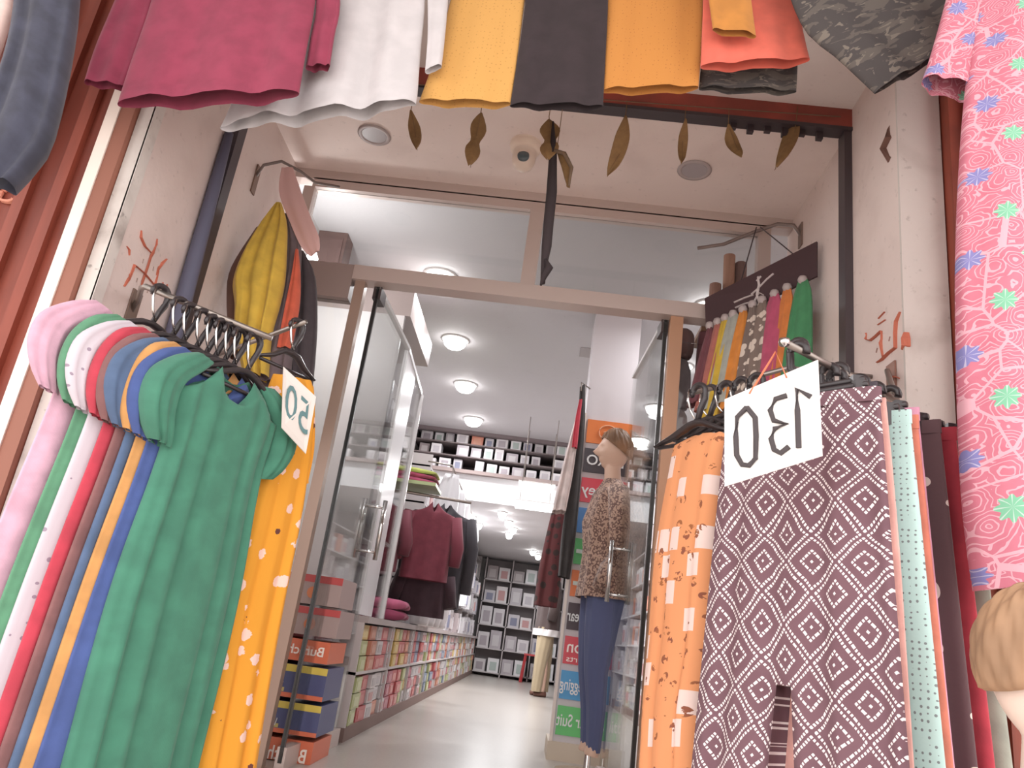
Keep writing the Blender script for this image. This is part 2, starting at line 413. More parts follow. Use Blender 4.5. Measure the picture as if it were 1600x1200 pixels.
struct(MB().box((XL, SHUT-.02, ZS), (XR, DOORY+.06, ZS+.06)).build('ceiling_porch', M_SOFF))
# red shutter box lip and dark guide rails
tr = struct(MB().box((XL, SHUT-.05, ZS-.01), (XR, SHUT+.0, 2.84)).build('trim_1', plain((170, 60, 44), .5, .4, 0, .2)), 'red painted shutter beam over the doorway')
MB().box((XL, SHUT-.055, ZS-.026), (XR, SHUT+.005, ZS-.01)).build('shutter_slot', M_DARK, tr)
mk = MB()
for k in range(6):
    x = .58 + k*.07; mk.box((x, SHUT-.03, ZS-.05-.012*(k % 2)), (x+.025, SHUT-.01, ZS-.02))
mk.build('shutter_bracket', M_DARK, tr)
struct(MB().box((XL, SHUT-.045, -.3), (XL+.035, SHUT+.02, ZS-.02)).build('trim_2', plain((58, 48, 54), .45, .4)), 'dark steel shutter guide rail')
struct(MB().box((XR-.03, SHUT-.045, -.3), (XR, SHUT+.02, ZS-.02)).build('trim_3', plain((58, 46, 50), .45, .4)), 'dark steel shutter guide rail')
# blue-grey cloth-wrapped pole beside the rail
bp = MB(); a = aY(358, 208, 2.6); b2 = aY(278, 500, 2.6)
bp.tube([a, a.lerp(b2, .3), a.lerp(b2, .7), b2, b2+(b2-a)*1.2], [.018, .024, .03, .032, .03], 12)
tag(bp.build('pole', plain((84, 84, 108), .6, .3), None, True), 'blue grey wrapped pole leaning on the dark shutter rail', 'pole')
# red steel panels and posts outside
rp = struct(MB().box((-3.4, 2.12, ZG), (-1.60, 2.2, 2.84)).build('wall_shutter', M_RED), 'red oxide painted steel shutter panel')
for k in range(9):
    x = -1.655-.11*k
    MB().box((x-.018, 2.095, ZG), (x+.018, 2.12, 2.82)).build('rib', M_RED, rp)
lt = aY(14, 305, 2.11)
ring = []
for k in range(25):
    t = 2*math.pi*k/24; ring.append(lt+Vector((.026*math.copysign(abs(math.cos(t))**.7, math.cos(t)), 0, .024*math.copysign(abs(math.sin(t))**.7, math.sin(t)))))
MB().tube(ring, .011, 6, 0, .4).build('painted_letter', plain((236, 150, 122), .6, .3), rp)
st = MB().box((-1.597, 2.11, ZG), (-1.557, 2.16, 2.84)).build('trim_4', plain((255, 236, 222), .4, .5)); struct(st, 'cream strip for the bright slit between red shutter and pillar')  # light of the bright gap put into the strip's cream colour
MB().box((-1.556, 2.115, ZG), (-1.508, 2.15, 2.84)).build('red_edge', plain((150, 84, 62), .5, .4), st)
rpost = struct(MB().box((XR+.145, 2.2, ZG), (XR+.42, 2.30, 2.82)).build('trim_5', M_RED), 'red painted steel post')
MB().box((XR+.20, 2.175, ZG), (XR+.26, 2.2, 2.82)).box((XR+.32, 2.175, ZG), (XR+.35, 2.2, 2.82)).build('rib', M_RED, rpost)
# hand painted red marks on the plaster
def stroke(m, pts, r):
    r *= 1.7
    m.tube(pts, [r*(.6 if i in (0, len(pts)-1) else 1) for i in range(len(pts))], 6, 0, .18)
M_SIND = plain((196, 96, 70), .8, .2)
def markpts(pp, plane, x0, y0, sc): return [aX(x0+px*sc, y0+py*sc, plane) for px, py in pp]
mk = MB(); s_ = 160/1067
for pp, r in (([(335,200),(325,270),(365,360),(435,430)], .006), ([(500,290),(490,350),(470,420),(440,470),(400,600),(350,740),(310,890)], .0055),
              ([(155,780),(215,700),(260,555),(360,640),(470,770),(520,600),(545,540),(600,495)], .0055),
              ([(185,365),(205,400),(210,460)], .005), ([(560,740),(565,830)], .005), ([(605,760),(595,860)], .005)):
    stroke(mk, markpts(pp, XL+.001, 170, 330, s_), r)
tag(mk.build('painted_mark', M_SIND, pl), 'red hand-painted auspicious mark with dots', None)
dk = MB()
for p in ((355,520),(460,600),(290,720),(400,830)): stroke(dk, markpts([(p[0]+6,p[1]-22),(p[0]-4,p[1]+22)], XL+.001, 170, 330, s_), .004)
dk.build('painted_dot', plain((160, 138, 128), .8, .2), pl)
mk = MB(); s_ = 120/1029
for pp, r in (([(455,150),(370,240)], .005), ([(465,255),(360,325)], .005), ([(205,430),(205,520),(270,535),(340,480),(415,410),(410,560),(420,740)], .006),
              ([(665,150),(620,280),(610,420),(612,630),(520,700),(430,790),(350,830)], .0065), ([(740,420),(730,500),(735,600),(700,660)], .008),
              ([(550,1080),(600,1020),(650,1040)], .008)):
    stroke(mk, markpts(pp, XR-.001, 1330, 470, s_), r)
tag(mk.build('painted_mark', M_SIND, pr), 'red hand-painted auspicious lettering', None)
dk = MB()
for p in ((515,510),(345,665),(540,870)): stroke(dk, markpts([(p[0]+8,p[1]-30),(p[0]-6,p[1]+30)], XR-.001, 1330, 470, s_), .003)
dk.build('painted_dot', plain((150, 110, 100), .8, .2), pr)
for pts, par, pln in (([(1388,200),(1392,215),(1384,232),(1390,250)], pr, XR-.001), ):
    stroke_m = MB(); stroke(stroke_m, [aX(x, y, pln) for x, y in pts], .012); stroke_m.build('chipped_patch', plain((110, 72, 60), .8, .2), par)
# crack/pipe cable up the corner
struct(MB().box((XR+.46, 2.30, ZG), (6, 2.5, 4.6)).build('wall_neighbour_right', M_WALL), 'plain plaster wall of the neighbouring shop')
struct(MB().box((-7, 2.14, ZG), (-3.4, 2.34, 4.6)).build('wall_neighbour_left', M_WALL), 'plain plaster wall of the neighbouring shop beyond the red shutter')
# ---------------- glazed shop front
fr = struct(thing('window_1', (-.15, DOORY, 2.2), None, None), 'aluminium transom frame with two glass panes above the doors')
MB().box((XL+.0, DOORY-.03, 2.705), (XR, DOORY+.04, ZS)).build('frame_head', M_ALU, fr)
MB().box((-1.36, DOORY-.03, 2.66), (.96, DOORY+.03, 2.712)).build('frame_rail', M_ALU, fr)
MB().box((-.235, DOORY-.035, 2.24), (-.165, DOORY+.035, 2.68)).build('mullion', M_ALU, fr)
MB().box((-1.05, DOORY-.045, 2.165), (.72, DOORY+.045, 2.24)).build('transom_bar', M_ALU, fr)
MB().box((-1.36, DOORY-.04, 2.06), (-1.05, DOORY+.04, 2.24)).build('end_block', plain((150, 128, 122), .5, .4), fr)
MB().box((.72, DOORY-.045, 2.05), (XR, DOORY+.045, 2.24)).build('end_block', plain((176, 160, 154), .5, .4), fr)
MB().box((-1.34, DOORY-.003, 2.24), (-.235, DOORY+.003, 2.66)).build('pane', M_GLASS, fr)
MB().box((-.165, DOORY-.003, 2.24), (.94, DOORY+.003, 2.66)).build('pane', M_GLASS, fr)
MB().box((.90, DOORY-.03, 2.24), (.96, DOORY+.03, 2.66)).build('frame_jamb', M_ALU, fr)
MB().box((-1.40, DOORY-.03, 2.24), (-1.345, DOORY+.03, 2.66)).build('frame_jamb', M_ALU, fr)
sl = struct(thing('window_2', (-1.2, DOORY, 0), None, None), 'fixed glass side light next to the boxes of underwear')
MB().box((XL+.02, DOORY-.004, .03), (-1.01, DOORY+.004, 2.06)).build('pane', M_GLASS, sl)
MB().box((-1.035, DOORY-.025, 0), (-.985, DOORY+.025, 2.165)).build('mullion', plain((172, 142, 124), .35, .5, .3), sl)
MB().box((-1.25, DOORY-.02, 0), (-1.235, DOORY+.02, 2.06)).build('mullion', M_ALU, sl)
sr = struct(thing('window_3', (.8, DOORY, 0), None, None), 'fixed glass side light beside the 130 price rack')
MB().box((.56, DOORY-.004, .03), (XR, DOORY+.004, 2.05)).build('pane', M_GLASS, sr)
MB().box((.50, DOORY-.03, 0), (.56, DOORY+.03, 2.165)).build('mullion', plain((186, 132, 96), .45, .4, .1), sr)
MB().box((.68, DOORY-.02, 0), (.70, DOORY+.02, 2.05)).build('mullion', M_ALU, sr)
def glass_door(name, h, far, label, hz0, hz1, side):
    h = Vector(h); far = Vector(far); d = (far-h).normalized(); n = Vector((-d.y, d.x, 0))
    t = struct(thing(name, (h.x, h.y, 0), None, None), label)
    MB().slab(h+Vector((0,0,.03))-n*.005, far+Vector((0,0,.03))-n*.005, far+Vector((0,0,2.16))-n*.005, h+Vector((0,0,2.16))-n*.005, n*.01).build('pane', M_DOORGLASS, t)
    MB().slab(h+Vector((0,0,.02))-n*.009, h+Vector((0,0,2.17))-n*.009, h+d*.014+Vector((0,0,2.17))-n*.009, h+d*.014+Vector((0,0,.02))-n*.009, n*.018).build('dark_edge', plain((40, 40, 40), .3, .5), t)
    MB().slab(h-n*.02+Vector((0,0,.0)), far-n*.02+Vector((0,0,.0)), far-n*.02+Vector((0,0,.08)), h-n*.02+Vector((0,0,.08)), n*.04).build('bottom_rail', M_ALU, t)
    MB().slab(h-n*.012+Vector((0,0,2.155)), far-n*.012+Vector((0,0,2.155)), far-n*.012+Vector((0,0,2.175)), h-n*.012+Vector((0,0,2.175)), n*.024).build('top_edge', plain((214, 212, 212), .3, .5), t)
    MB().slab(h-n*.02+Vector((0,0,2.1)), h+d*.1-n*.02+Vector((0,0,2.1)), h+d*.1-n*.02+Vector((0,0,2.165)), h-n*.02+Vector((0,0,2.165)), n*.04).build('hinge_patch', plain((60, 46, 46), .4, .5), t)
    p = far - d*.09
    for sgn in (-1, 1):
        q = p + n*sgn*.055
        hd = MB().tube([q+Vector((0,0,hz0)), q+Vector((0,0,hz1))], .0125, 10).build('handle', M_CHROME, t, True)
    for z in (hz0+.04, hz1-.04):
        MB().tube([p-n*.055+Vector((0,0,z)), p+n*.055+Vector((0,0,z))], .008, 8).build('handle_bolt', M_CHROME, hd, True)
    return t
glass_door('door_1', (-.93, 3.42, 0), (-.90, 4.25, 0), 'glass door leaf swung inward beside the underwear boxes', .92, 1.24, 1)
glass_door('door_2', (.485, 3.42, 0), (.445, 4.27, 0), 'glass door leaf swung inward beside the mannequin', .87, 1.19, 1)

# ---------------- porch fittings
for p, nm in (((585, 210), 'near the white hanging cloth'), ((1085, 265), 'over the 130 price rack')):
    c = aZ(*p, ZS)
    t = thing('recessed_light', (c.x, c.y, ZS-.01), 'unlit round recessed ceiling lamp '+nm, 'ceiling lamp', 'unlit porch lamps')
    MB().lathe((c.x, c.y, ZS), [(.075, -.001), (.078, -.006), (.062, -.010), (.058, -.004)], 28).build('rim', plain((176, 160, 158), .5, .4), t, True)
    MB().lathe((c.x, c.y, ZS), [(.057, -.003), (.057, -.006)], 28).build('diffuser', plain((160, 148, 150), .4, .5), t)
c = aZ(822, 225, ZS)
t = thing('dome_camera', (c.x, c.y, ZS-.12), 'white dome security camera on the porch ceiling', 'camera')
MB().lathe((c.x, c.y, ZS), [(.072, 0), (.074, -.014), (.068, -.036), (.058, -.042)], 28).build('base', plain((236, 212, 192), .5, .4), t, True)
tur = MB().lathe((c.x, c.y, ZS), [(.052, -.042), (.055, -.07), (.052, -.10), (.042, -.124), (.024, -.138), (.002, -.141)], 28).build('turret', plain((228, 204, 186), .4, .4), t, True)
MB().lathe((c.x+.0, c.y-.042, ZS-.098), [(.026, .008), (.027, -.008), (.016, -.015), (.002, -.017)], 18, 'y').build('lens', plain((64, 78, 84), .1, .6), tur, True)
# garland of dry leaves strung under the beam
LEAF = leaf_mat()
leaves = [((642,172),(648,200),(652,235),11), ((752,172),(744,215),(735,262),15), ((858,182),(860,220),(856,250),18), ((870,235),(890,260),(888,290),10), ((977,185),(972,235),(950,270),13),
          ((1070,190),(1066,225),(1066,252),9), ((1138,195),(1146,220),(1158,246),11), ((1246,172),(1240,215),(1210,266),14), ((318,150),(318,160),(320,172),8)]
desc = ['beside the white cloth hem', 'under the yellow garment, waisted in the middle', 'above the black tassel', 'curled against the black tassel', 'curved, under the orange garment',
        'thin and twisted, between lamp and beam', 'small pale-tipped, under the coral shirt', 'longest, nearest the doorway corner', 'tiny, by the maroon hem']
for i, (a, b, c, wd) in enumerate(leaves):
    Yl = 2.63; A, B, Cc = aY(*a, Yl), aY(*b, Yl+.02), aY(*c, Yl-.02)
    hw = wd/1200*2.9
    rows = []
    prof = [.12, .75, 1, .8, .55, .9, .75, .1] if i in (1, 2) else [.15, .6, .95, 1, .9, .65, .12]
    for k, pv in enumerate(prof):
        q = k/(len(prof)-1); p = A*(1-q)**2 + B*2*q*(1-q) + Cc*q*q if i not in (1, 2) else (A.lerp(B, q*2) if q < .5 else B.lerp(Cc, q*2-1))
        p = p + Vector((0, .02*math.sin(q*4+i), 0)); dx = Vector((math.cos(i*1.3)*.3+.8, math.sin(i*1.7)*.5, .0)).normalized()
        rows.append((p-dx*hw*pv, p+dx*hw*pv))
    t = thing('mango_leaf', Cc, 'dry brown mango leaf of the doorway garland, '+desc[i], 'leaf', 'dry leaves of the doorway garland')
    MB().loft(rows, .0025, 8, 14, (1, .006, i), 1.0, open_=False).build('blade', LEAF, t, True)
    MB().tube([Vector((A.x, 2.63, 2.735+.055*(A.x-XL)/(XR-XL))) if A.z < 2.74 else A+Vector((0,0,.02)), A, B+Vector((0,-.004,0)), Cc], [.0015, .002, .0018, .001], 5).build('stem', plain((120, 86, 52), .8, .2), t)
L0, L1 = Vector((XL+.05, 2.63, 2.735)), Vector((XR-.05, 2.63, 2.79))
tag(MB().tube([L0.lerp(L1, k/12)-Vector((0,0,.01*math.sin(math.pi*k/12))) for k in range(13)], .0025, 5).build('garland_string', plain((110, 80, 60), .9, .2)), 'thin string of the dry leaf garland under the red beam', 'string')
# black hair-like tassel charm
tz = thing('black_tassel', aY(850, 440, 2.62), 'long black twisted tassel charm hanging from the red beam', 'tassel')
pts = [aY(*p, 2.62) for p in ((864,190),(864,240),(862,300),(857,350),(854,385),(850,415),(848,443))]
MB().tube(pts, [.004, .016, .021, .02, .019, .012, .009], 10).build('cord_body', plain((44, 34, 36), .9, .2), tz, True)
MB().tube([aY(*p, 2.60) for p in ((866,235),(882,240),(893,262),(889,290))], [.007, .009, .008, .004], 8).build('loop', plain((110, 86, 66), .9, .2), tz, True)
MB().tube([aY(*p, 2.60) for p in ((852,405),(858,418),(850,432),(845,446))], [.006, .016, .012, .004], 8).build('knot', plain((40, 30, 32), .9, .2), tz, True)

# ================================================================== GARMENTS ALONG THE TOP
def G(name, label, cat, rows, thick, mat, fold=(0, 0, 0), group=None, parent=None, nu=26, nv=16, **kw):
    m = MB().loft([(aY(r[0], r[1], r[4] if len(r) > 4 else r[-1]), aY(r[2], r[3], r[5] if len(r) > 5 else r[-1])) for r in rows], thick, nu, nv, fold, **kw)
    o = m.build(name, mat, parent, True)
    return tag(o, label, cat, group) if label else o
TOPG = 'garments hung in a row above the doorway'
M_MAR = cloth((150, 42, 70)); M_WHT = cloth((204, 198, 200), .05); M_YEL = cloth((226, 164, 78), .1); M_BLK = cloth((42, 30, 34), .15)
M_ORG = cloth((204, 124, 40), .1); M_COR = cloth((240, 98, 76), .08); M_CAMO = camo()
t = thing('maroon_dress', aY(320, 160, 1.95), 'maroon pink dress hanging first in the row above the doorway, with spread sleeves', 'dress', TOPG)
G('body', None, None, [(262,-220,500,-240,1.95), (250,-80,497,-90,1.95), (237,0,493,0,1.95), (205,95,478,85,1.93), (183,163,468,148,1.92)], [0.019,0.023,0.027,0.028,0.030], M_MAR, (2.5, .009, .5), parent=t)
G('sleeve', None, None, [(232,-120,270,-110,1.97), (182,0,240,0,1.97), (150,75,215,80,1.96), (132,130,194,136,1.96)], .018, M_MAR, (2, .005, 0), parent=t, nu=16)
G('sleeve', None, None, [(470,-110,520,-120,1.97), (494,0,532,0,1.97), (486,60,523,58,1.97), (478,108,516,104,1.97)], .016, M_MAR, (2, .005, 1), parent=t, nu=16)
t = thing('white_skirt', aY(500, 190, 2.08), 'white pleated skirt with wavy hem hanging above the doorway', 'skirt', TOPG)
G('body', None, None, [(440,-240,650,-240,2.06), (420,-100,662,-100,2.06), (405,0,664,0,2.06), (385,90,657,80,2.06), (352,176,652,150,2.05), (342,197,650,163,2.05)], [0.011,0.019,0.023,0.027,0.030,0.030], M_WHT, (3, .016, .3), parent=t, nu=60, nv=22)
G('side_fold', None, None, [(664,-100,704,-100,2.05), (668,0,700,0,2.05), (668,60,695,60,2.05), (664,112,690,104,2.05)], .014, M_WHT, (1, .003, 0), parent=t, nu=20)
G('yellow_kurti', 'mustard yellow garment hanging between white skirt and black one', 'garment', [(735,-240,840,-240,2.12), (716,-60,826,-60,2.12), (702,10,820,0,2.12), (680,90,809,90,2.11), (655,160,798,164,2.11)], [0.011,0.015,0.017,0.019,0.021], speckled((212,150,66),(184,126,52),70,.16,.3), (2, .005, .8), TOPG)
G('black_trousers', 'plain black garment hanging between the yellow and orange ones', 'garment', [(836,-240,945,-240,2.10), (826,-60,948,-60,2.10), (820,10,950,0,2.10), (809,90,946,90,2.10), (797,166,942,167,2.10)], [0.011,0.013,0.015,0.017,0.017], M_BLK, (2, .006, .2), TOPG)
G('orange_kurti', 'deep orange garment hanging next to the black one', 'garment', [(955,-240,1090,-240,2.12), (950,-60,1098,-60,2.12), (948,10,1098,0,2.12), (945,80,1096,75,2.11), (941,143,1091,138,2.11)], [0.011,0.015,0.017,0.019,0.021], speckled((200,122,42),(172,98,34),70,.14,.3), (2, .005, .3), TOPG)
t = thing('coral_shirt', aY(1180, 100, 2.06), 'bright coral shirt hanging above black shorts near the doorway corner', 'shirt', TOPG)
G('body', None, None, [(1090,-240,1240,-240,2.06), (1096,-60,1238,-60,2.06), (1098,0,1245,0,2.06), (1096,60,1254,55,2.05), (1094,106,1264,96,2.05)], [0.011,0.015,0.019,0.021,0.023], M_COR, (2, .006, 1), parent=t)
G('sleeve', None, None, [(1235,-120,1310,-120,2.04), (1262,-20,1340,-30,2.04), (1284,26,1346,28,2.04)], .016, M_COR, (1.5, .005, 0), parent=t, nu=16)
G('orange_sleeve', 'mustard orange sleeve end hanging over the coral shirt', 'sleeve', [(1085,-140,1160,-140,1.98), (1104,-20,1172,-20,1.98), (1113,48,1182,56,1.98)], .014, M_ORG, (1.5, .004, 0), TOPG, nu=16)
G('small_camouflage_shorts', 'small dark camouflage shorts showing below the coral shirt', 'shorts', [(1100,-60,1245,-60,2.15), (1096,80,1246,76,2.15), (1092,139,1244,144,2.15)], .016, M_CAMO, (2, .006, 0), TOPG)
G('camouflage_shorts', 'dark camouflage shorts leg slanting beside the pink floral dress', 'shorts', [(1180,-150,1400,-190,1.92), (1222,-40,1450,-90,1.92), (1258,45,1482,-25,1.92), (1312,92,1508,15,1.92), (1368,144,1530,50,1.92)], [0.015,0.019,0.021,0.023,0.023], M_CAMO, (2.5, .01, .4), TOPG)
p0, p1 = Vector((-2.3, 2.02, 3.28)), Vector((1.75, 2.02, 3.36))
tag(MB().tube([p0, p1], .014, 10).build('hanging_rail', M_STEEL), 'steel rail carrying the garments above the doorway', 'rail')
M_FLO = floral_pink()
t = thing('pink_floral_dress', aY(1560, 900, 1.7), 'pink dress with white vines and green and blue flowers beside the red post', 'dress')
G('body', None, None, [(1540,-230,1850,-300,1.70), (1530,-60,1850,-90,1.70), (1520,60,1845,60,1.69), (1507,200,1840,220,1.68), (1500,400,1830,430,1.67), (1506,640,1840,660,1.66), (1516,800,1850,790,1.65), (1534,922,1860,890,1.65)], [.04,.06,.06,.065,.07,.08,.085,.09], M_FLO, (3, .012, .3), parent=t, nu=40, nv=30)
G('sleeve', None, None, [(1500,-90,1600,-90,1.72), (1478,0,1580,10,1.72), (1456,80,1548,95,1.72), (1441,126,1530,150,1.72)], .035, M_FLO, (2, .006, 1), parent=t)
M_NAVY = cloth((56, 58, 76), .25)
t = thing('navy_trousers', aY(40, 280, 1.75), 'dark navy denim trousers hanging in front of the red shutter', 'trousers')
G('leg', None, None, [(35,-200,150,-200,1.75), (30,-60,128,-60,1.75), (26,30,118,40,1.75), (8,110,98,150,1.74), (-25,190,72,235,1.73), (-60,270,20,290,1.72)], [.04,.045,.05,.05,.05,.045], M_NAVY, (2, .01, .4), parent=t)
G('pale_garment', 'pale pink garment corner at the top beside the navy trousers', 'garment', [(-120,-160,20,-160,1.85), (-130,-20,24,-10,1.85), (-140,60,14,40,1.85), (-150,150,-12,110,1.85)], .04, cloth((240, 206, 196), .06), (2, .008, 0))

# ================================================================== GARMENT RACKS
def hanger(name, c, d, label, group, w=.2, drop=.14):
    """c = where the hook sits on the arm, d = direction of one end"""
    c = Vector(c); d = Vector(d).normalized(); t = thing(name, c-Vector((0,0,drop)), label, 'hanger', group)
    Z = Vector((0, 0, 1)); n = d.cross(Z); dm = drop-.055
    hk = [c + d*.026*math.cos(a) + Z*(.026*math.sin(a)-.008) for a in [R(-20)+R(20)*k for k in range(11)]] + [c-d*.025-Z*.03, c-d*.012-Z*.06, c-Z*dm]
    ho = MB().tube(hk, [.008]+[.011]*10+[.011, .010, .009], 8, 0, .8).build('hook', M_BLACKPL, t, True)
    MB().tube([c+d*.028+Z*.006-n*.012, c+d*.030-Z*.03-n*.013, c+d*.018-Z*.065-n*.012, c-Z*(dm-.01)-n*.01], [.003, .004, .004, .003], 6).build('wire', M_CHROME, ho, True)
    s = MB(); s.tube([c-d*w-Z*drop, c-d*w*.55-Z*(drop-.022), c-d*.03-Z*(dm+.005), c-Z*dm, c+d*.03-Z*(dm+.005), c+d*w*.55-Z*(drop-.022), c+d*w-Z*drop], [.007,.014,.016,.016,.016,.014,.007], 8, 0, .6)
    s.tube([c-d*w*.9-Z*(drop+.005), c+d*w*.9-Z*(drop+.005)], .006, 6)
    s.build('shoulder', M_BLACKPL, t, True)
    return t
def dress(name, label, tip, dirn, mat, ztop, zbot, hw=.19, group=None, flare=.24, sl=.235, tk=.045, fold=(5, .011, 0), neck=.12, puff=0, cat='dress'):
    """tip = body edge at chest height, dirn = unit vector from edge to centre"""
    c = Vector((tip.x, tip.y, 0)) + dirn*hw
    t = thing(name, c+Vector((0, 0, zbot)), label, cat, group)
    rows = []
    for z, h in ((ztop, .14), (ztop-.03, .172), (ztop-.10, .185), (ztop-.19, .18), (ztop-.26, hw-.015), (ztop-.38, hw-.01), ((ztop+zbot)/2, hw+.01), (zbot+.2, flare-.03), (zbot, flare)):
        rows.append((c-dirn*h+Vector((0,0,z)), c+dirn*h+Vector((0,0,z))))
    MB().loft(rows, [.010, .028, tk, tk, tk*.85, tk*.85, tk, tk*1.3, tk*1.5], 34, 40, fold, .75, (.22, neck, .09, .46), grow=.8).build('body', mat, t, True)
    for q in (-1, 1):
        P = lambda a, z: c+dirn*a*q+Vector((0, 0, ztop+z))
        m = MB(); path = [P(.12, -.022), P(.165, -.055), P(.203+puff, -.115), P(.213+puff, -.185), P(.203+puff*.5, -.245), P(.188, -.285)]
        m.loft([(p-dirn*q*w_+Vector((0,0,-w_*.2)), p+dirn*q*w_+Vector((0,0,w_*.2))) for p, w_ in zip(path, (.03, .044, .046, .046, .042, .03))], [v*(.48 if tk < .03 else 1) for v in (.012, .028, .038, .042, .036, .02)], 16, 18, (3, .007 if tk > .03 else .004, q*2+tip.x*9), .9)
        m.build('sleeve', mat, t, True)
    return t
LG = 'dresses on the black hanger arm'
dirL = Vector((.41, .91, 0)).normalized()
edges = [(14, 1.80), (60, 1.82), (84, 1.83), (112, 1.84), (134, 1.85), (153, 1.86), (173, 1.87), (192, 1.88), (220, 1.89)]
cols = [((236, 176, 202), 'pale pink short-sleeved dress, last on the arm beside the red shutter', 'pale_pink_dress'), ((86, 152, 112), 'mid green dress squeezed between pink and lilac ones', 'mid_green_dress'),
        ((206, 196, 206), 'lilac white printed dress between green and red ones', 'lilac_dress'), ((206, 50, 70), 'bright red dress between lilac and maroon brown ones', 'red_dress'),
        ((134, 84, 84), 'maroon brown dress beside the red one', 'maroon_brown_dress'), ((76, 100, 140), 'steel blue dress between brown and orange ones', 'steel_blue_dress'),
        ((218, 148, 74), 'plain orange dress between the two blue ones', 'orange_dress'), ((62, 84, 154), 'royal blue dress right behind the green front dress', 'royal_blue_dress'),
        ((56, 128, 100), 'green pleated dress hanging at the front of the hanger arm', 'green_dress')]
LH = []
for i, ((px, Yv), (c, lb, nm)) in enumerate(zip(edges, cols)):
    tip = aY(px, 788, Yv); q = i/8
    mat = speckled(c, (150, 130, 150), 34, .16) if i == 2 else cloth(c)
    dd = Vector((.41+.0*q, .91, 0)).normalized()
    zt = [1.325, 1.30, 1.29, 1.28, 1.27, 1.265, 1.26, 1.252, 1.245][i]
    dress(nm, lb, tip, dd, mat, zt, -.05-.02*(i % 3), .19, LG, .25 if i < 8 else .225, .235, .018 if i < 8 else .034, (5+.3*(i % 3), .005 if i < 8 else .013, i*1.1), .12, (.022, .0, .016, -.006, .002, .014, -.008, .008, .018)[i])
    hc = Vector((tip.x, tip.y, zt)) + dd*.19; LH.append((hc, dd))
    hc.z = zt + .095
    hanger('clothes_hanger', hc+dd*.03, -dd, 'black plastic hanger holding the '+lb.split(',')[0].split(' squeezed')[0].split(' between')[0].split(' beside')[0].split(' right')[0].split(' hanging')[0], 'black hangers on the arm with the green dress', .165, .155)
t = thing('garment_rail', (XL, 2.3, 1.40), 'bent steel garment arm fixed to the pillar below the painted mark', 'garment arm')
A = aX(205, 485, XL); s0 = LH[0][0]+dirL*.03+Vector((-.05, .0, .012)); s1 = LH[-1][0]+dirL*.03+Vector((.05, -.0, .012))
MB().tube([A, A+Vector((.03, -.03, .03)), (A+s0)/2+Vector((0, 0, .04)), s0, s0.lerp(s1, .5), s1], [.009]*6, 10).build('rod', M_STEEL, t, True)
MB().slab(A+Vector((.001, -.03, -.07)), A+Vector((.001, .03, -.07)), A+Vector((.001, .03, .07)), A+Vector((.001, -.03, .07)), (.006, 0, 0)).build('wall_plate', plain((120, 96, 84), .5, .4, .5), t)
# yellow floral dress + price card 50
dy = Vector((.55, .83, 0)).normalized()
t = thing('yellow_floral_dress', aY(345, 1250, 2.4), 'orange yellow dress with white flowers behind the green dress', 'dress')
G('body', None, None, [(428,584,486,596,2.28,2.46), (418,620,490,630,2.28,2.46), (405,700,482,700,2.28,2.46), (380,800,470,800,2.28,2.46), (340,950,440,950,2.28,2.46), (312,1080,415,1080,2.28,2.46), (285,1200,394,1200,2.28,2.46), (265,1290,380,1290,2.28,2.46)], [.012,.03,.04,.04,.045,.05,.055,.06], yellow_floral(), (3, .012, .5), parent=t, nu=34, nv=30)
G('sleeve', None, None, [(462,600,490,606,2.44,2.46), (462,650,492,650,2.44,2.46), (466,710,490,705,2.44,2.46), (464,760,478,756,2.44,2.46)], .03, bpy.data.materials['yellow_floral_cloth'], (2, .008, 0), parent=t, nu=14)
hy = aY(452, 560, 2.37)+Vector((0, 0, .12))
hanger('clothes_hanger', hy, -dy, 'black hanger holding the yellow floral dress', 'hangers with grip bars', .12, .155)
tag(MB().tube([Vector((XL, 2.75, 1.46)), Vector((XL+.1, 2.72, 1.45)), hy+Vector((.03, -.01, .012))], .008, 8).build('garment_rail', M_STEEL, None, True), 'short steel arm carrying the yellow floral dress', 'garment arm')
M_CARD = plain((224, 214, 206), .6, .3); M_CARDW = plain((244, 240, 236), .6, .3)
def price_card(name, label, corners, Yv, txt, card, ink, tsize, tw, bold):
    tl, trr, br, bl = [aY(x, y, yy) for (x, y), yy in zip(corners, Yv)]
    right = ((trr-tl)+(br-bl)).normalized(); up = ((tl-bl)+(trr-br)).normalized(); n = right.cross(up)
    if n.y < 0: n = -n
    t = thing(name, (bl+br)/2, label, 'price sign')
    m = MB().slab(tl, trr, br, bl, n*.003); cardo = m.build('card', card, t)
    cc = (tl+trr+br+bl)/4 - n*.0025
    if txt == '130':
        def cp(x, y):
            d = _ray(1050+x/2.909, 400+y/2.909); k = (cc-CAM).dot(n)/d.dot(n); return CAM+d*k
        for nm, lines in (('numeral', [[(630,640),(566,604),(570,700),(576,872)]]), ('numeral', [[(522,634),(470,650),(446,700),(462,748),(520,764),(466,784),(450,830),(464,880),(494,896),(532,866)]]),
                          ('numeral', [[(340,688),(296,732),(290,820),(294,905),(318,948),(350,952),(380,920),(382,820),(378,735),(342,690),(330,694)]])):
            mm = MB()
            for ln in lines: mm.tube([cp(*p) for p in ln], .0056, 6)
            mm.build(nm, ink, cardo)
    else: text_mesh('numerals', txt, cc, -right, up, tsize, ink, cardo, tw, bold)
    return t, tl, trr, n
price_card('price_card', 'white card with teal numerals 50 on the yellow floral dress', ((443,573),(494,620),(478,709),(440,668)), (2.18,2.26,2.26,2.18), '50', M_CARD, plain((84, 124, 128), .7, .2), .15, .10, .0)

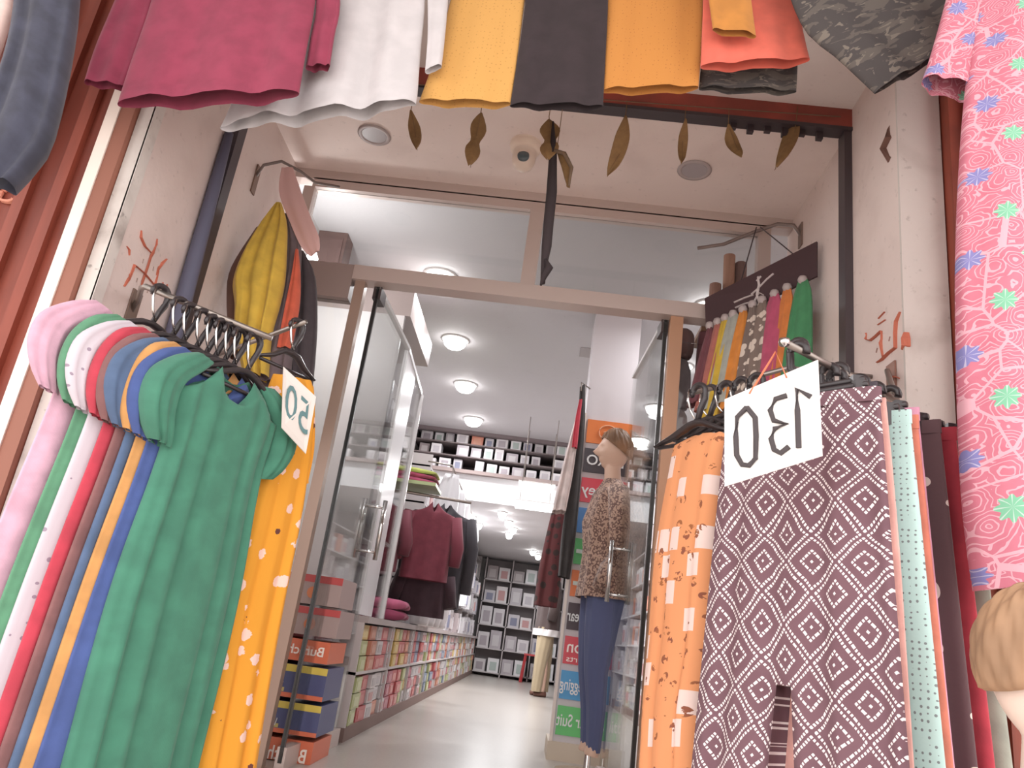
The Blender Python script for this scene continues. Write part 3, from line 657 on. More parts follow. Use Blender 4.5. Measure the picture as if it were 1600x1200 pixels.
# --- rack with the 130 sign
dirR = Vector((-.67, .75, 0)).normalized()
def pants(name, label, tip, dirn, mat, zt, zb, hw=.2, flare=.3, crotch=None, fold=(4, .012, 0), group=None, tk=.04, band=None, cat='trousers'):
    c = Vector((tip.x, tip.y, 0)) + dirn*hw
    t = thing(name, c+Vector((0, 0, zb)), label, cat, group)
    zc = crotch if crotch is not None else zt-.42
    f = (flare-hw)/(zt-zb); H = lambda z: hw+f*(zt-z)
    rows = [(c+dirn*H(z)+Vector((0,0,z)), c-dirn*H(z)+Vector((0,0,z))) for z in (zt, zt-.04, zt-.15, (zt+zc)/2, zc, (zc+zb)/2, zb)]
    MB().loft(rows, [tk*.5, tk*.7, tk, tk*1.1, tk*1.1, tk*1.3, tk*1.5], 48, 44, fold, .75, slit=((zt-zc)/(zt-zb), .22)).build('trouser_legs', mat, t, True)
    rows = [(c+dirn*(hw+.004)+Vector((0,0,zt+.004)), c-dirn*(hw+.004)+Vector((0,0,zt+.004))), (c+dirn*(hw+.004)+Vector((0,0,zt-.03)), c-dirn*(hw+.004)+Vector((0,0,zt-.03)))]
    MB().loft(rows, tk*.75, 24, 3, (0, 0, 0), .75).build('waistband', mat, t, True)
    return c
RG = 'trousers on the arm with the 130 sign'
specs = [(1378, 1.62, 'maroon tie-dyed trousers with white dotted diamonds behind the 130 sign', 'dotted_trousers', bandhani(), 1.235, .40, None),
         (1372, 1.68, 'black trousers with white dots behind the maroon dotted pair', 'black_dotted_trousers', speckled((60, 52, 60), (226, 220, 226), 30, .3, .5), 1.27, None, None),
         (1427, 1.70, 'mint green trousers with tiny dark dots', 'mint_trousers', speckled((186, 222, 216), (120, 128, 130), 75, .2, .25), 1.22, None, None),
         (1438, 1.73, 'coral orange trousers between mint and pink pairs', 'coral_trousers', cloth((236, 124, 98)), 1.22, None, None),
         (1440, 1.76, 'light pink trousers between coral and brown pairs', 'pink_trousers', cloth((240, 158, 190)), 1.25, None, None),
         (1474, 1.80, 'dark brown trousers with large white polka dots', 'brown_dotted_trousers', speckled((86, 58, 62), (226, 206, 196), 15, .3, .7), 1.24, None, None),
         (1499, 1.84, 'plain red trousers between brown dotted and grey green pairs', 'red_trousers', cloth((196, 46, 62)), 1.24, None, None),
         (1523, 1.88, 'grey green trousers nearest the red post', 'grey_green_trousers', cloth((164, 166, 150)), 1.25, None, None)]
RH = []
for i, (px, Yv, lb, nm, mt, zt, cr, band) in enumerate(specs):
    tip = aY(px, 788, Yv); tip.z = 0
    tip = tip - dirR*.055
    hw = .195
    c = pants(nm, lb, Vector((tip.x, tip.y, 0))+dirR*.055, dirR, mt, zt+.0, -.05, hw, .27, None if cr is None else .60, (4.2, .013 if i == 0 else .005, i*1.2), RG, .034 if i == 0 else .018, band if band else None)
    if i == 0:
        cb = c + Vector((.02, .03, 0)); rw = [(cb+dirR*h+Vector((0,0,z)), cb-dirR*(h+.022)+Vector((0,0,z))) for z, h in ((zt-.01, .18), (.9, .2), (.4, .22), (-.04, .25))]
        MB().loft(rw, .012, 20, 14, (3, .006, 0), .8).build('pink_lining', cloth((240, 170, 158)), bpy.data.objects[nm], True)
    hc = Vector((c.x, c.y, zt+.115)); RH.append(hc)
    t = thing('clip_hanger', hc-Vector((0, 0, .16)), 'black clip hanger holding the '+lb.split(' with')[0].split(' between')[0].split(' nearest')[0].split(' behind')[0], 'hanger', 'black hangers on the arm with the 130 sign')
    Zv = Vector((0, 0, 1))
    hk = [hc+Zv*.012+dirR*.022*math.cos(a)+Zv*.022*math.sin(a) for a in [R(200)-R(20)*k for k in range(11)]] + [hc+dirR*.02-Zv*.03, hc-Zv*.06, hc-Zv*.10]
    MB().tube(hk, .010, 8).build('hook', M_BLACKPL, t, True)
    MB().tube([hc-dirR*.17-Zv*.10, hc+dirR*.17-Zv*.10], .008, 8).build('bar', M_BLACKPL, t, True)
    for s in (-1, 1):
        p = hc+dirR*s*.15-Zv*.115; MB().box(p-Vector((.012, .012, .03)), p+Vector((.012, .012, .025))).build('clip', M_BLACKPL, t)
t = thing('garment_rail', (XR, 2.37, 1.45), 'bent steel garment arm fixed below the painted lettering', 'garment arm')
B0 = aX(1395, 600, XR); e0 = RH[-1]+Vector((.03, .03, .012)); e1 = RH[0]+Vector((-.05, -.05, .012))
MB().tube([B0, B0+Vector((-.03, -.03, .03)), e0, e0.lerp(e1, .5), e1], .009, 10).build('rod', M_STEEL, t, True)
MB().slab(B0+Vector((-.001, -.03, -.07)), B0+Vector((-.001, .03, -.07)), B0+Vector((-.001, .03, .07)), B0+Vector((-.001, -.03, .07)), (-.006, 0, 0)).build('wall_plate', plain((150, 104, 88), .5, .4, .4), t)
MB().lathe(e1, [(.001, -.012), (.012, -.008), (.014, 0), (.012, .008), (.001, .012)], 12).build('end_knob', M_CHROME, t, True)
sg, tl, trr, n = price_card('price_sign', 'white cardboard price sign reading 130 hanging on an orange ribbon', ((1132,624),(1278,562),(1285,712),(1132,760)), (1.60,1.50,1.49,1.59), '130', M_CARDW, plain((66, 58, 60), .7, .2), .135, .150, .022)
ap = aY(1212, 550, 1.56)
MB().tube([tl.lerp(trr, .28)-Vector((0,0,.012)), ap, tl.lerp(trr, .68)-Vector((0,0,.012))], .0035, 6, 0, .6).build('ribbon', plain((216, 110, 70), .7, .3), sg)
# orange printed top behind
tipO = aY(1100, 900, 2.1); dO = Vector((-.6, .8, 0)).normalized()
rows = [(1080,690,1135,680,2.35,2.1), (1062,700,1135,690,2.35,2.1), (1054,745,1130,730,2.35,2.1), (1036,860,1120,850,2.35,2.1), (1026,1000,1110,1000,2.35,2.1), (1019,1120,1095,1120,2.35,2.1), (1014,1260,1090,1260,2.35,2.1)]
G('orange_printed_kurti', 'light orange printed kurti with white patches behind the dotted trousers', 'kurti', rows, [.02,.04,.045,.05,.05,.055,.055], orange_print(), (2.5, .01, .4), nu=30, nv=30)
hq = aY(1092, 610, 2.25); hanger('clothes_hanger', hq, Vector((-.6, .8, 0)), 'grey plastic hanger holding the light orange printed kurti', 'hangers with grip bars', .17, .16)
for k in range(4):
    g_ = aY(1110+k*24, 612-k*6, 2.42-.05*k)
    hanger('clothes_hanger', g_, Vector((-.6, .8, 0)), nth(k+1)+' empty black hanger from the doorway, behind the 130 sign', 'empty hangers by the display board', .15, .15)
tag(MB().tube([aY(1075, 616, 2.46), aY(1140, 600, 2.38), aY(1230, 575, 2.25), Vector((XR, 2.5, 1.62))], .008, 8).build('garment_rail', M_STEEL, None, True), 'steel arm carrying the empty hangers and printed kurti', 'garment arm')

# --- scarves hung in the porch on the yellow side
hkp = aX(400, 275, XL+.0)
t = thing('wall_hook', hkp, 'curved iron hook rod above the yellow scarf', 'hook')
MB().tube([hkp, aY(412,258,2.9), aY(440,252,2.95), aY(470,268,3.05), aY(492,285,3.12), aY(530,292,3.2)], .007, 8).build('rod', plain((120, 104, 98), .5, .4, .4), t, True)
MB().slab(hkp+Vector((.001,-.02,-.09)), hkp+Vector((.001,.02,-.09)), hkp+Vector((.001,.02,.05)), hkp+Vector((.001,-.02,.05)), (.006,0,0)).build('wall_plate', plain((130, 98, 82), .6, .3, .2), t)
SG = 'scarves bunched on the porch hook'
G('yellow_scarf', 'bright mustard yellow scarf bunched on the porch hook', 'scarf', [(432,318,440,318,2.9), (408,350,448,350,2.9), (378,400,447,400,2.88), (364,440,444,440,2.88), (366,475,436,478,2.87), (366,520,424,525,2.87), (380,590,420,590,2.86)], [.012,.035,.05,.055,.05,.045,.04], cloth((224, 178, 48)), (3, .016, .4), SG, nu=40, nv=30)
G('brown_scarf', 'brown scarf edge peeping out behind the yellow one', 'scarf', [(400,360,430,355,2.96), (362,420,430,420,2.96), (355,470,420,470,2.95), (360,560,415,560,2.94)], .03, cloth((110, 72, 60)), (2, .01, 0), SG)
G('grey_purple_scarf', 'grey purple scarf between yellow and red orange ones', 'scarf', [(444,335,452,335,2.95), (446,380,470,380,2.95), (440,440,468,440,2.94), (425,510,462,510,2.93), (405,570,455,572,2.92), (402,600,452,600,2.92)], [.012,.025,.03,.04,.045,.05], cloth((104, 86, 90)), (2.5, .01, .9), SG)
G('red_orange_scarf', 'red orange scarf hanging narrow beside the grey purple one', 'scarf', [(462,390,466,390,2.90), (456,430,469,430,2.90), (446,480,467,480,2.89), (434,545,454,545,2.88)], [.008,.018,.02,.02], cloth((220, 84, 54)), (1.5, .006, 0), SG)
G('black_scarf', 'black scarf hanging last on the porch hook', 'scarf', [(464,395,474,392,3.0), (466,430,492,430,3.0), (460,500,496,500,3.0), (455,570,492,572,2.98), (462,640,484,640,2.98)], [.012,.03,.035,.035,.03], cloth((62, 52, 56)), (2, .01, 0), SG)
G('pink_ribbon', 'pale pink plastic strip tied to the porch hook', 'ribbon', [(440,262,458,262,2.93), (436,300,470,298,2.93), (452,345,484,335,2.93), (470,385,499,372,2.92), (484,400,499,392,2.92)], .004, plain((222, 172, 166), .35, .4), (1, .006, 0))

# --- display board with scarves in the other porch corner
bn = aX(1276, 377, 1.03); bn2 = aX(1276, 431, 1.03); bf = aY(1101, 466, 3.30); bf2 = aY(1103, 516, 3.30)
dB = (bn-bf).normalized(); up = (bn-bn2).normalized(); nB = dB.cross(up)
if nB.y > 0: nB = -nB
t = thing('display_board', (bn2+bf2)/2, 'dark brown hanging display board with white emblem above the scarf fan', 'display board')
MB().slab(bf, bn, bn2, bf2, -nB*.012).build('panel', plain((62, 38, 42), .5, .3), t)
def BP(u, v, o=.004): return bf.lerp(bn, u).lerp(bf2.lerp(bn2, u), v) + nB*o
em = MB()
for pts in ([(.50,.18),(.51,.45),(.49,.7),(.50,.9)], [(.44,.62),(.50,.55),(.58,.40),(.64,.33)], [(.47,.85),(.51,.68),(.55,.82)], [(.28,.60),(.38,.62),(.46,.66)], [(.29,.78),(.38,.80),(.44,.84)], [(.49,.3),(.53,.22)]):
    em.tube([BP(u, v) for u, v in pts], .006, 6, 0, .4)
em.build('emblem', plain((206, 192, 190), .6, .3), t)
MB().tube([bf.lerp(bn, .35), aY(1182, 355, 3.25)], .003, 5).build('wire', M_DARK, t); MB().tube([bf.lerp(bn, .8), aY(1188, 355, 3.25)], .003, 5).build('wire', M_DARK, t)
hk2 = aX(1252, 368, XR-.0)
t = thing('wall_hook', hk2, 'curved iron hook rod above the display board', 'hook')
MB().tube([hk2, aY(1240,352,3.25), aY(1215,350,3.28), aY(1180,362,3.32), aY(1130,382,3.36), aY(1090,388,3.37)], .009, 8).build('rod', plain((128, 110, 104), .5, .4, .4), t, True)
MB().slab(hk2+Vector((-.001,-.025,-.06)), hk2+Vector((-.001,.025,-.06)), hk2+Vector((-.001,.025,.06)), hk2+Vector((-.001,-.025,.06)), (-.006,0,0)).build('wall_plate', plain((130, 104, 92), .6, .3, .2), t)
scol = [((58,136,82),'green'),((226,118,46),'orange'),((196,70,104),'rose pink'),((120,100,90),'brown and white patterned'),((110,92,84),'olive brown patterned'),((228,130,40),'bright orange'),((166,168,156),'pale sage'),((212,170,40),'golden yellow'),((180,96,84),'terracotta'),((110,54,62),'dark maroon')]
us = [.90,.77,.66,.55,.465,.375,.285,.21,.135,.06]
for i, ((c, nm), u) in enumerate(zip(scol, us)):
    top = BP(u, 1.0, .02); wv = (.055, .04, .05, .045, .04, .04, .055, .04, .03, .03)[i]
    L = (.52,.50,.48,.55,.52,.45,.42,.46,.40,.36)[i]
    rows = []
    for q, hwm, sp in ((0, .35, 0), (.15, .75, 0), (.5, 1.1, -.012), (1, 1.45 if i in (0, 6) else 1.15, -.03)):
        p = top + Vector((0, 0, -L*q)) + dB*sp*(1+i*.12)
        rows.append((p-dB*wv*hwm, p+dB*wv*hwm))
    mat = cloth(c) if i not in (3, 4) else speckled(c, (214, 196, 180), 26, .42, .9)
    s = thing('display_scarf', top-Vector((0, 0, L)), nm+' scarf in the fan below the dark display board', 'scarf', 'scarf fan below the display board')
    MB().loft(rows, [.008, .018, .022, .026], 22, 16, (2, .008, i), .8).build('cloth', mat, s, True)
    MB().lathe(top+Vector((0,0,.0)), [(.004,-.024),(.016,-.016),(.021,0),(.016,.014),(.004,.02)], 14).build('peg', plain((176, 160, 158), .4, .4), s, True)
# wooden rolls standing behind the board
for k, (x, h) in enumerate(((1118, 445), (1140, 400), (1158, 412))):
    b = aY(x-4, 520, 3.62); tpt = aY(x, h, 3.62)
    tag(MB().tube([b, tpt], [.03, .03], 14).build('wooden_roll', plain(((150, 104, 88), (168, 116, 92), (110, 76, 70))[k], .7, .3)), ('short', 'tallest pale', 'dark')[k]+' brown wooden roll standing behind the display board', 'roll')

# ================================================================== SHOP INTERIOR
# mezzanine block with white fascia
MZ = 2.07
mz = struct(MB().box((-1.6, 8.76, MZ+.002), (1.7, 15.1, MZ+.06)).box((-1.6, 8.7, MZ), (1.7, 8.76, 2.36)).build('ceiling_mezzanine', plain((222, 220, 222), .6, .3)), 'white mezzanine front above the far aisle')
MB().box((-1.6, 8.62, 2.36), (1.7, 9.2, 2.40)).build('ledge', plain((146, 126, 122), .6, .3), mz)
MB().box((-1.6, 9.2, 2.40), (1.7, 9.24, 2.86)).build('back_panel', plain((140, 126, 126), .8, .2), mz)
for z in (2.55, 2.70): MB().box((-1.6, 8.66, z), (1.7, 9.2, z+.012)).build('shelf', plain((110, 96, 96), .6, .3), mz)
MB().box((-1.6, 8.62, 2.82), (1.7, 8.7, 2.86)).build('rim', plain((110, 96, 98), .7, .3), mz)
# small boxes on the mezzanine shelves
boxm = {}
def unit_pack(key, c, c2):
    if key not in boxm:
        m = MB(); e = .12
        m.box((-.5, -.5, 0), (.5, .5, 1)); m.box((-.3, -.515, .15), (.3, -.5, .75), 1)
        o = m.build('pack', [plain(c, .35, .5), plain(c2, .4, .5)]); boxm[key] = o.data; bpy.data.objects.remove(o)
    return boxm[key]
pal = [((226,220,222),(196,188,194)),((214,208,210),(168,156,164)),((196,190,196),(120,122,150)),((222,214,214),(200,140,138)),((206,110,80),(216,136,104)),((180,170,176),(206,200,202)),((232,230,232),(176,192,186)),((150,134,134),(186,174,174))]
names = ['white','pale grey','grey with blue print','white with red print','orange','grey','white with green print','brown grey']
def put_pack(nm, key, loc, dims, rz, label, cat, group):
    o = bpy.data.objects.new(nm, boxm[key]); COL.objects.link(o); o.location = loc; o.scale = dims; o.rotation_euler = (0, 0, rz)
    W[o.name] = Vector(loc); return tag(o, label, cat, group)
for k, (a_, b_) in enumerate(pal): unit_pack(k, a_, b_)
rr = random.Random(3)
for row, z in enumerate((2.40, 2.562, 2.712)):
    x = -1.52
    while x < 1.6:
        wv = rr.choice((.11, .13, .15)); k = 4 if (row != 1 and abs(x+.98) < .07) else rr.choice((0, 1, 2, 3, 5, 6, 6, 1, 7, 0))
        hh = rr.uniform(.105, .138)
        if rr.random() < .9: put_pack('product_box', k, (x+wv/2, 8.78+rr.uniform(0, .08), z), (wv*.9, .2, hh), rr.uniform(-.06, .06), names[k]+' product box, '+count(('m', row))+' along the '+('bottom', 'middle', 'top')[row]+' mezzanine shelf from the showcase side', 'box', 'product boxes on the mezzanine')
        x += wv+.02
# ceiling lamps
def lamp(nm, c, r, e, label, group, energy):
    t = thing(nm, c, label, 'ceiling lamp', group)
    MB().lathe(c, [(r*1.2, 0), (r*1.22, -.008), (r*1.02, -.014), (r, -.01)], 24).build('rim', M_WHITE, t, True)
    MB().lathe(c, [(r, -.009), (r*.97, -.03), (r*.86, -.055), (r*.62, -.075), (r*.3, -.084), (.002, -.086)], 24).build('diffuser', emit((1, .98, .96), e), t, True)
    ld = bpy.data.lights.new('lamp_glow', 'AREA'); ld.shape = 'DISK'; ld.size = r*1.8; ld.energy = energy; ld.color = (.97, .98, 1)
    lo = bpy.data.objects.new('lamp_glow', ld); COL.objects.link(lo); lo.parent = t; lo.location = (0, 0, -.095)
    return t
for k, y in enumerate((4.64, 5.78, 6.91, 8.10)):
    lamp('ceiling_lamp', (-.86, y, ZC), .095, 8, ('round lit ceiling lamp showing through the transom glass', 'large lit ceiling lamp just below the transom bar', 'third lit ceiling lamp along the shop ceiling', 'lit ceiling lamp closest to the mezzanine boxes')[k], 'lit round lamps along the shop ceiling', 6)
    lamp('ceiling_lamp', (.95, y, ZC), .095, 8, nth(k+1)+' lit ceiling lamp over the shelving aisle behind the sign column', 'lit round lamps over the shelving aisle', 6)
far = [(785,800),(795,814),(802,825),(796,833),(833,860),(841,867),(738,807),(748,818)]
for k, (x, y) in enumerate(far):
    c = aZ(x, y, MZ)
    if 8.9 < c.y < 15: lamp('ceiling_lamp', (c.x, c.y, MZ), .05, 8, nth(k+1)+' small lit lamp under the mezzanine ceiling', 'small lit lamps under the mezzanine', 5)
for k, (y, z, lb) in enumerate(((8.3, 2.235, 'upper lit tube light panel hanging before the mezzanine'), (7.75, 1.93, 'lower lit tube light panel hanging before the mezzanine'))):
    cx = aY(836, 780, y).x
    t = thing('tube_light', (cx, y, z), lb, 'light')
    MB().box((cx-.2, y-.07, z+.03), (cx+.2, y+.07, z+.045)).build('housing', M_WHITE, t)
    MB().box((cx-.19, y-.06, z-.03), (cx+.19, y+.06, z+.03)).build('diffuser', emit((1, 1, 1), 5), t)
    for s in (-.15, .15): MB().tube([(cx+s, y, z+.045), (cx+s, y, ZC)], .004, 5).build('hanging_wire', M_STEEL, t)
    ld = bpy.data.lights.new('tube_glow', 'AREA'); ld.shape = 'RECTANGLE'; ld.size = .36; ld.size_y = .1; ld.energy = 7
    lo = bpy.data.objects.new('tube_glow', ld); COL.objects.link(lo); lo.parent = t; lo.location = (0, 0, -.04)
# speakers / vents on ceiling
c = aZ(930, 552, ZC); tag(MB().box((c.x-.12, c.y-.1, ZC-.006), (c.x+.12, c.y+.1, ZC)).build('ceiling_hatch', plain((160, 152, 152), .6, .3)), 'flat grey hatch panel in the shop ceiling', 'hatch')
# long counter on one side with packets
ct = thing('counter', (-1.2, 8.5, 0), 'long low display counter with packet shelves along the aisle', 'counter')
MB().box((-1.56, 4.35, 0), (-.88, 14.6, .07)).build('plinth', plain((120, 92, 84), .6, .3), ct)
MB().box((-1.56, 4.35, .60), (-.86, 14.6, .635)).build('counter_top', plain((170, 156, 154), .4, .4), ct)
MB().box((-1.56, 4.35, .07), (-1.20, 14.6, .60)).build('back_board', plain((150, 136, 132), .7, .3), ct)
for k in range(11):
    y = 4.35+k*1.02; MB().box((-1.2, y, .07), (-.88, y+.02, .60)).build('divider', plain((196, 186, 184), .5, .3), ct)
MB().box((-1.2, 4.35, .33), (-.88, 14.6, .345)).build('shelf', plain((196, 186, 184), .5, .3), ct)
ppal = [((190,70,74),(204,110,106)),((200,84,86),(216,140,134)),((210,170,80),(222,196,130)),((206,198,198),(184,176,178)),((198,112,84),(214,150,126)),((170,76,94),(196,120,132)),((168,174,110),(196,200,150)),((196,186,186),(196,140,138)),((110,124,152),(160,168,184)),((220,216,216),(196,188,188))]
pnam = ['red', 'rose red', 'yellow', 'pale grey', 'orange', 'crimson', 'lime', 'greyish pink', 'blue', 'white']
for k, (a_, b_) in enumerate(ppal): unit_pack(('p', k), a_, b_)
y = 4.42; ncol = 0
while y < 10.4:
    if abs((y-4.35) % 1.02) < .03: y += .04
    near = y < 7.0
    k = rr.choice((0, 1, 2, 3, 4, 5, 7, 0, 1)) if near else rr.choice((3, 3, 9, 9, 4, 6, 2, 7, 8, 0))
    wv = rr.uniform(.17, .23)
    for si, (z0, n) in enumerate(((.07, 3), (.345, 3))):
        k2 = k if rr.random() < .6 else rr.randrange(10)
        for j in range(n):
            kk = k2 if rr.random() < .82 else rr.randrange(10)
            put_pack('garment_packet', ('p', kk), (-.99+rr.uniform(-.012, .01), y+wv/2, z0+j*.083), (wv*.92, .2, .078), R(90)+rr.uniform(-.05, .05), pnam[kk]+' garment packet, '+('bottom', 'middle', 'top')[j]+' of the '+nth(ncol+1)+' '+('lower', 'upper')[si]+' counter stack from the doorway', 'packet', 'packets stacked under the counter')
    y += wv+.012; ncol += 1
st = MB()
while y < 14.4:
    wv = .14
    for z0 in (.07, .345):
        for j in range(3): st.box((-1.1, y, z0+j*.085), (-.89+rr.uniform(-.015, .01), y+wv*.9, z0+j*.085+.08), rr.randrange(6))
    y += wv+.012
tag(st.build('far_packets', [plain(c, .4, .5) for c in ((206,198,198),(196,186,182),(214,170,110),(200,110,100),(180,180,140),(226,222,222))]), 'small mixed packets filling the far end of the counter', 'packets', None, 'stuff')
# wall shelves with plastic wrapped packs over the counter
ws = thing('pack_shelving', (-1.4, 10, .8), 'tall open wall shelving full of clear wrapped packs above the counter', 'shelving')
MB().box((-1.58, 6.5, .635), (-1.54, 14.6, 2.05)).build('back_board', plain((170, 160, 160), .7, .3), ws)
for z in (.98, 1.30, 1.62, 1.94): MB().box((-1.54, 6.5, z), (-1.0, 14.6, z+.015)).build('shelf', plain((186, 178, 178), .5, .3), ws)
for k in range(7): MB().box((-1.54, 6.5+k*1.34, .635), (-.99, 6.52+k*1.34, 2.05)).build('upright', plain((176, 166, 166), .5, .3), ws)
n = 0
for z in (.64, .995, 1.315, 1.635):
    y = 6.56
    while y < 14.3:
        if (y-6.5) % 1.34 > 1.18: y += .2
        wv = rr.uniform(.17, .25); k = rr.choice((0, 1, 5, 6, 1, 0, 2, 7, 3))
        depth = rr.uniform(.50, .64) if z < 1.6 else .5
        put_pack('wrapped_pack', k, (-1.53+depth/2, y+wv/2, z), (wv*.9, depth, rr.uniform(.18, .29)), R(90)+rr.uniform(-.09, .09), names[k]+' wrapped shirt pack, '+count(('w', z))+' along the '+{.64: 'lowest', .995: 'second', 1.315: 'third', 1.635: 'top'}[z]+' shelf above the counter', 'pack', 'wrapped packs on the wall shelving')
        y += wv+.015; n += 1
# open aisle end
G2 = MB()
# ---------------- showcase beside the door
sc = thing('showcase', (-1.25, 4.8, 0), 'white laminate showcase with glass front and metal corner post inside the door', 'showcase')
MB().box((-1.57, 4.36, .64), (-.985, 4.39, 2.42)).build('side_panel', plain((206, 202, 202), .4, .4), sc)
MB().box((-1.57, 4.36, 2.42), (-.95, 5.27, 2.6)).build('fascia', plain((150, 134, 130), .5, .4), sc)
MB().box((-1.57, 4.39, .64), (-1.53, 5.26, 2.42)).build('back_board', plain((196, 192, 194), .6, .3), sc)
for z in (1.1, 1.75): MB().box((-1.53, 4.39, z), (-.99, 5.26, z+.02)).build('shelf', plain((206, 204, 206), .4, .4), sc)
MB().slab((-.925, 4.37, .64), (-.947, 4.86, .64), (-.947, 4.86, 2.2), (-.925, 4.37, 2.2), (-.02, 0, 0)).build('sliding_door', plain((226, 224, 226), .3, .5), sc)
MB().slab((-.947, 4.86, .64), (-.965, 5.26, .64), (-.965, 5.26, 2.2), (-.947, 4.86, 2.2), (-.006, 0, 0)).build('glass_front', M_GLASS, sc)
MB().box((-.975, 5.255, .60), (-.945, 5.285, 2.2)).build('corner_post', plain((214, 208, 208), .25, .5, .4), sc)
MB().slab((-.918, 4.37, 2.2), (-.958, 5.28, 2.2), (-.958, 5.28, 2.225), (-.918, 4.37, 2.225), (-.02, 0, 0)).build('top_rail', plain((230, 228, 230), .3, .5), sc)
rs = random.Random(9)
for z, n in ((1.12, 3), (1.77, 3), (.64, 2)):
    for k in range(n):
        put_pack('wrapped_pack', rs.choice((0, 1, 6, 5)), (-1.24, 4.6+k*.24, z), (.2, .4, rs.uniform(.15, .35)), R(90), nth(k+1)+' wrapped pack on the '+{1.12: 'middle', 1.77: 'top', .64: 'bottom'}[z]+' shelf of the white showcase', 'pack', 'packs inside the showcase')
# dark box on top seen through transom
q0 = aY(498, 325, 4.2); q1 = aY(552, 330, 4.2); q2 = aY(498, 440, 4.2)
t = thing('storage_crate', (q0.x+.12, 4.3, q2.z), 'dark brown wooden crate stored high behind the transom glass', 'crate')
MB().box((q0.x, 4.2, q2.z-.05), (q1.x, 4.34, min(ZC, q0.z))).build('crate_body', plain((104, 76, 70), .6, .3, 0, .2), t)
MB().box((q0.x+.02, 4.193, q2.z-.02), (q1.x-.02, 4.2, min(ZC, q0.z)-.04)).build('front_panel', plain((92, 66, 62), .6, .3), t)
# ---------------- stacked underwear boxes behind the side light
def stack_box(nm, xa, xb, ya, yb, Yv, dep, body, label, deco):
    a = aY(xa, ya, Yv); b = aY(xb, ya, Yv); c = aY(xa, yb, Yv)
    x0, x1, z0, z1 = a.x, b.x, c.z+.004, a.z
    t = thing(nm, ((x0+x1)/2, Yv+dep/2, z0), label, 'box', 'underwear boxes stacked behind the side light')
    MB().box((x0, Yv, z0), (x1, Yv+dep, z1)).build('carton', body, t)
    deco(t, x0, x1, z0, z1, Yv)
    return t
M_ORB = plain((220, 96, 58), .4, .4); M_NVB = plain((60, 66, 116), .4, .4); M_YB = plain((214, 186, 60), .4, .4); M_LET = plain((250, 236, 226), .5, .3); M_GLD = plain((196, 170, 90), .4, .4)
def deco_bum(t, x0, x1, z0, z1, Yv):
    text_mesh('lettering', 'Bumchums', ((x0+x1)/2, Yv-.003, (z0+z1)/2), (-1, 0, 0), (0, 0, 1), (z1-z0)*.62, M_LET, t, (x1-x0)*.86, .015)
def deco_nav(t, x0, x1, z0, z1, Yv):
    h = z1-z0
    MB().box((x0, Yv-.003, z1-h*.22), (x1, Yv, z1)).build('yellow_band', M_YB, t)
    MB().box((x0, Yv-.004, z0), (x1, Yv, z0+h*.14)).build('orange_band', M_ORB, t)
    m = MB(); cx = x0+.08
    m.tube([(cx-.03, Yv-.004, z0+h*.22), (cx, Yv-.004, z0+h*.7), (cx+.03, Yv-.004, z0+h*.22)], .006, 5, 0, .5); m.tube([(cx-.018, Yv-.004, z0+h*.4), (cx+.018, Yv-.004, z0+h*.4)], .004, 5, 0, .5)
    m.tube([(cx+.045, Yv-.004, z0+h*.22), (cx+.05, Yv-.004, z0+h*.45)], .005, 5, 0, .5)
    m.build('logo', plain((222, 216, 214), .5, .3), t)
    MB().box((cx-.05, Yv-.003, z0+h*.16), (cx+.06, Yv, z0+h*.28)).build('gold_label', M_GLD, t)
def deco_pack(t, x0, x1, z0, z1, Yv):
    h = z1-z0
    MB().box((x0, Yv-.003, z1-h*.25), (x1, Yv, z1)).build('red_band', plain((196, 60, 60), .4, .4), t)
    MB().lathe(((x0+x1)/2+.03, Yv-.002, z0+h*.4), [(.026, 0), (.026, -.003)], 18, 'y').build('round_badge', plain((226, 120, 70), .4, .4), t)
    for k in range(3): MB().box((x0+.012+k*.036, Yv-.003, z0+h*.1), (x0+.036+k*.036, Yv, z0+h*.6)).build('print_panel', plain((190, 176, 172), .4, .4), t)
YB = 3.62
stack_box('underwear_box', 432, 540, 890, 938, YB, .3, plain((168, 142, 138), .5, .4), 'grey box with red band and orange badge at the top of the underwear stack', deco_pack)
stack_box('underwear_box', 426, 536, 940, 986, YB, .3, plain((164, 138, 134), .5, .4), 'grey box with red band and orange badge second in the underwear stack', deco_pack)
stack_box('underwear_box', 412, 520, 990, 1026, YB-.02, .32, M_ORB, 'orange box with white lettering above the navy boxes', deco_bum)
stack_box('underwear_box', 404, 516, 1030, 1084, YB-.02, .32, M_NVB, 'upper navy box with yellow band and letter logo', deco_nav)
stack_box('underwear_box', 394, 506, 1088, 1140, YB-.02, .32, M_NVB, 'lower navy box with yellow band and letter logo', deco_nav)
stack_box('underwear_box', 380, 494, 1144, 1196, YB-.02, .32, M_ORB, 'lower orange box with white lettering beneath the navy boxes', deco_bum)
stack_box('underwear_box', 374, 486, 1200, 1260, YB-.02, .32, M_NVB, 'navy box at the foot of the underwear stack', deco_nav)
b = aY(430, 1262, YB).z
tag(MB().box((-1.42, YB-.04, 0), (-.98, YB+.34, b)).build('box_stand', plain((150, 130, 124), .6, .3)), 'low stand under the stacked underwear boxes', 'stand')
# red side packets between stack and counter
for k in range(3):
    for j in range(6):
        c_ = rr.choice((0, 1, 4, 7, 5))
        put_pack('garment_packet', ('p', c_), (-1.14+k*.0, 4.02+k*.11-.02, .02+j*.125), (.10, .24, .118), R(90), pnam[c_]+' packet, '+nth(j+1)+' up in the '+nth(k+1)+' pile between underwear boxes and counter', 'packet', 'packets piled inside the side light')

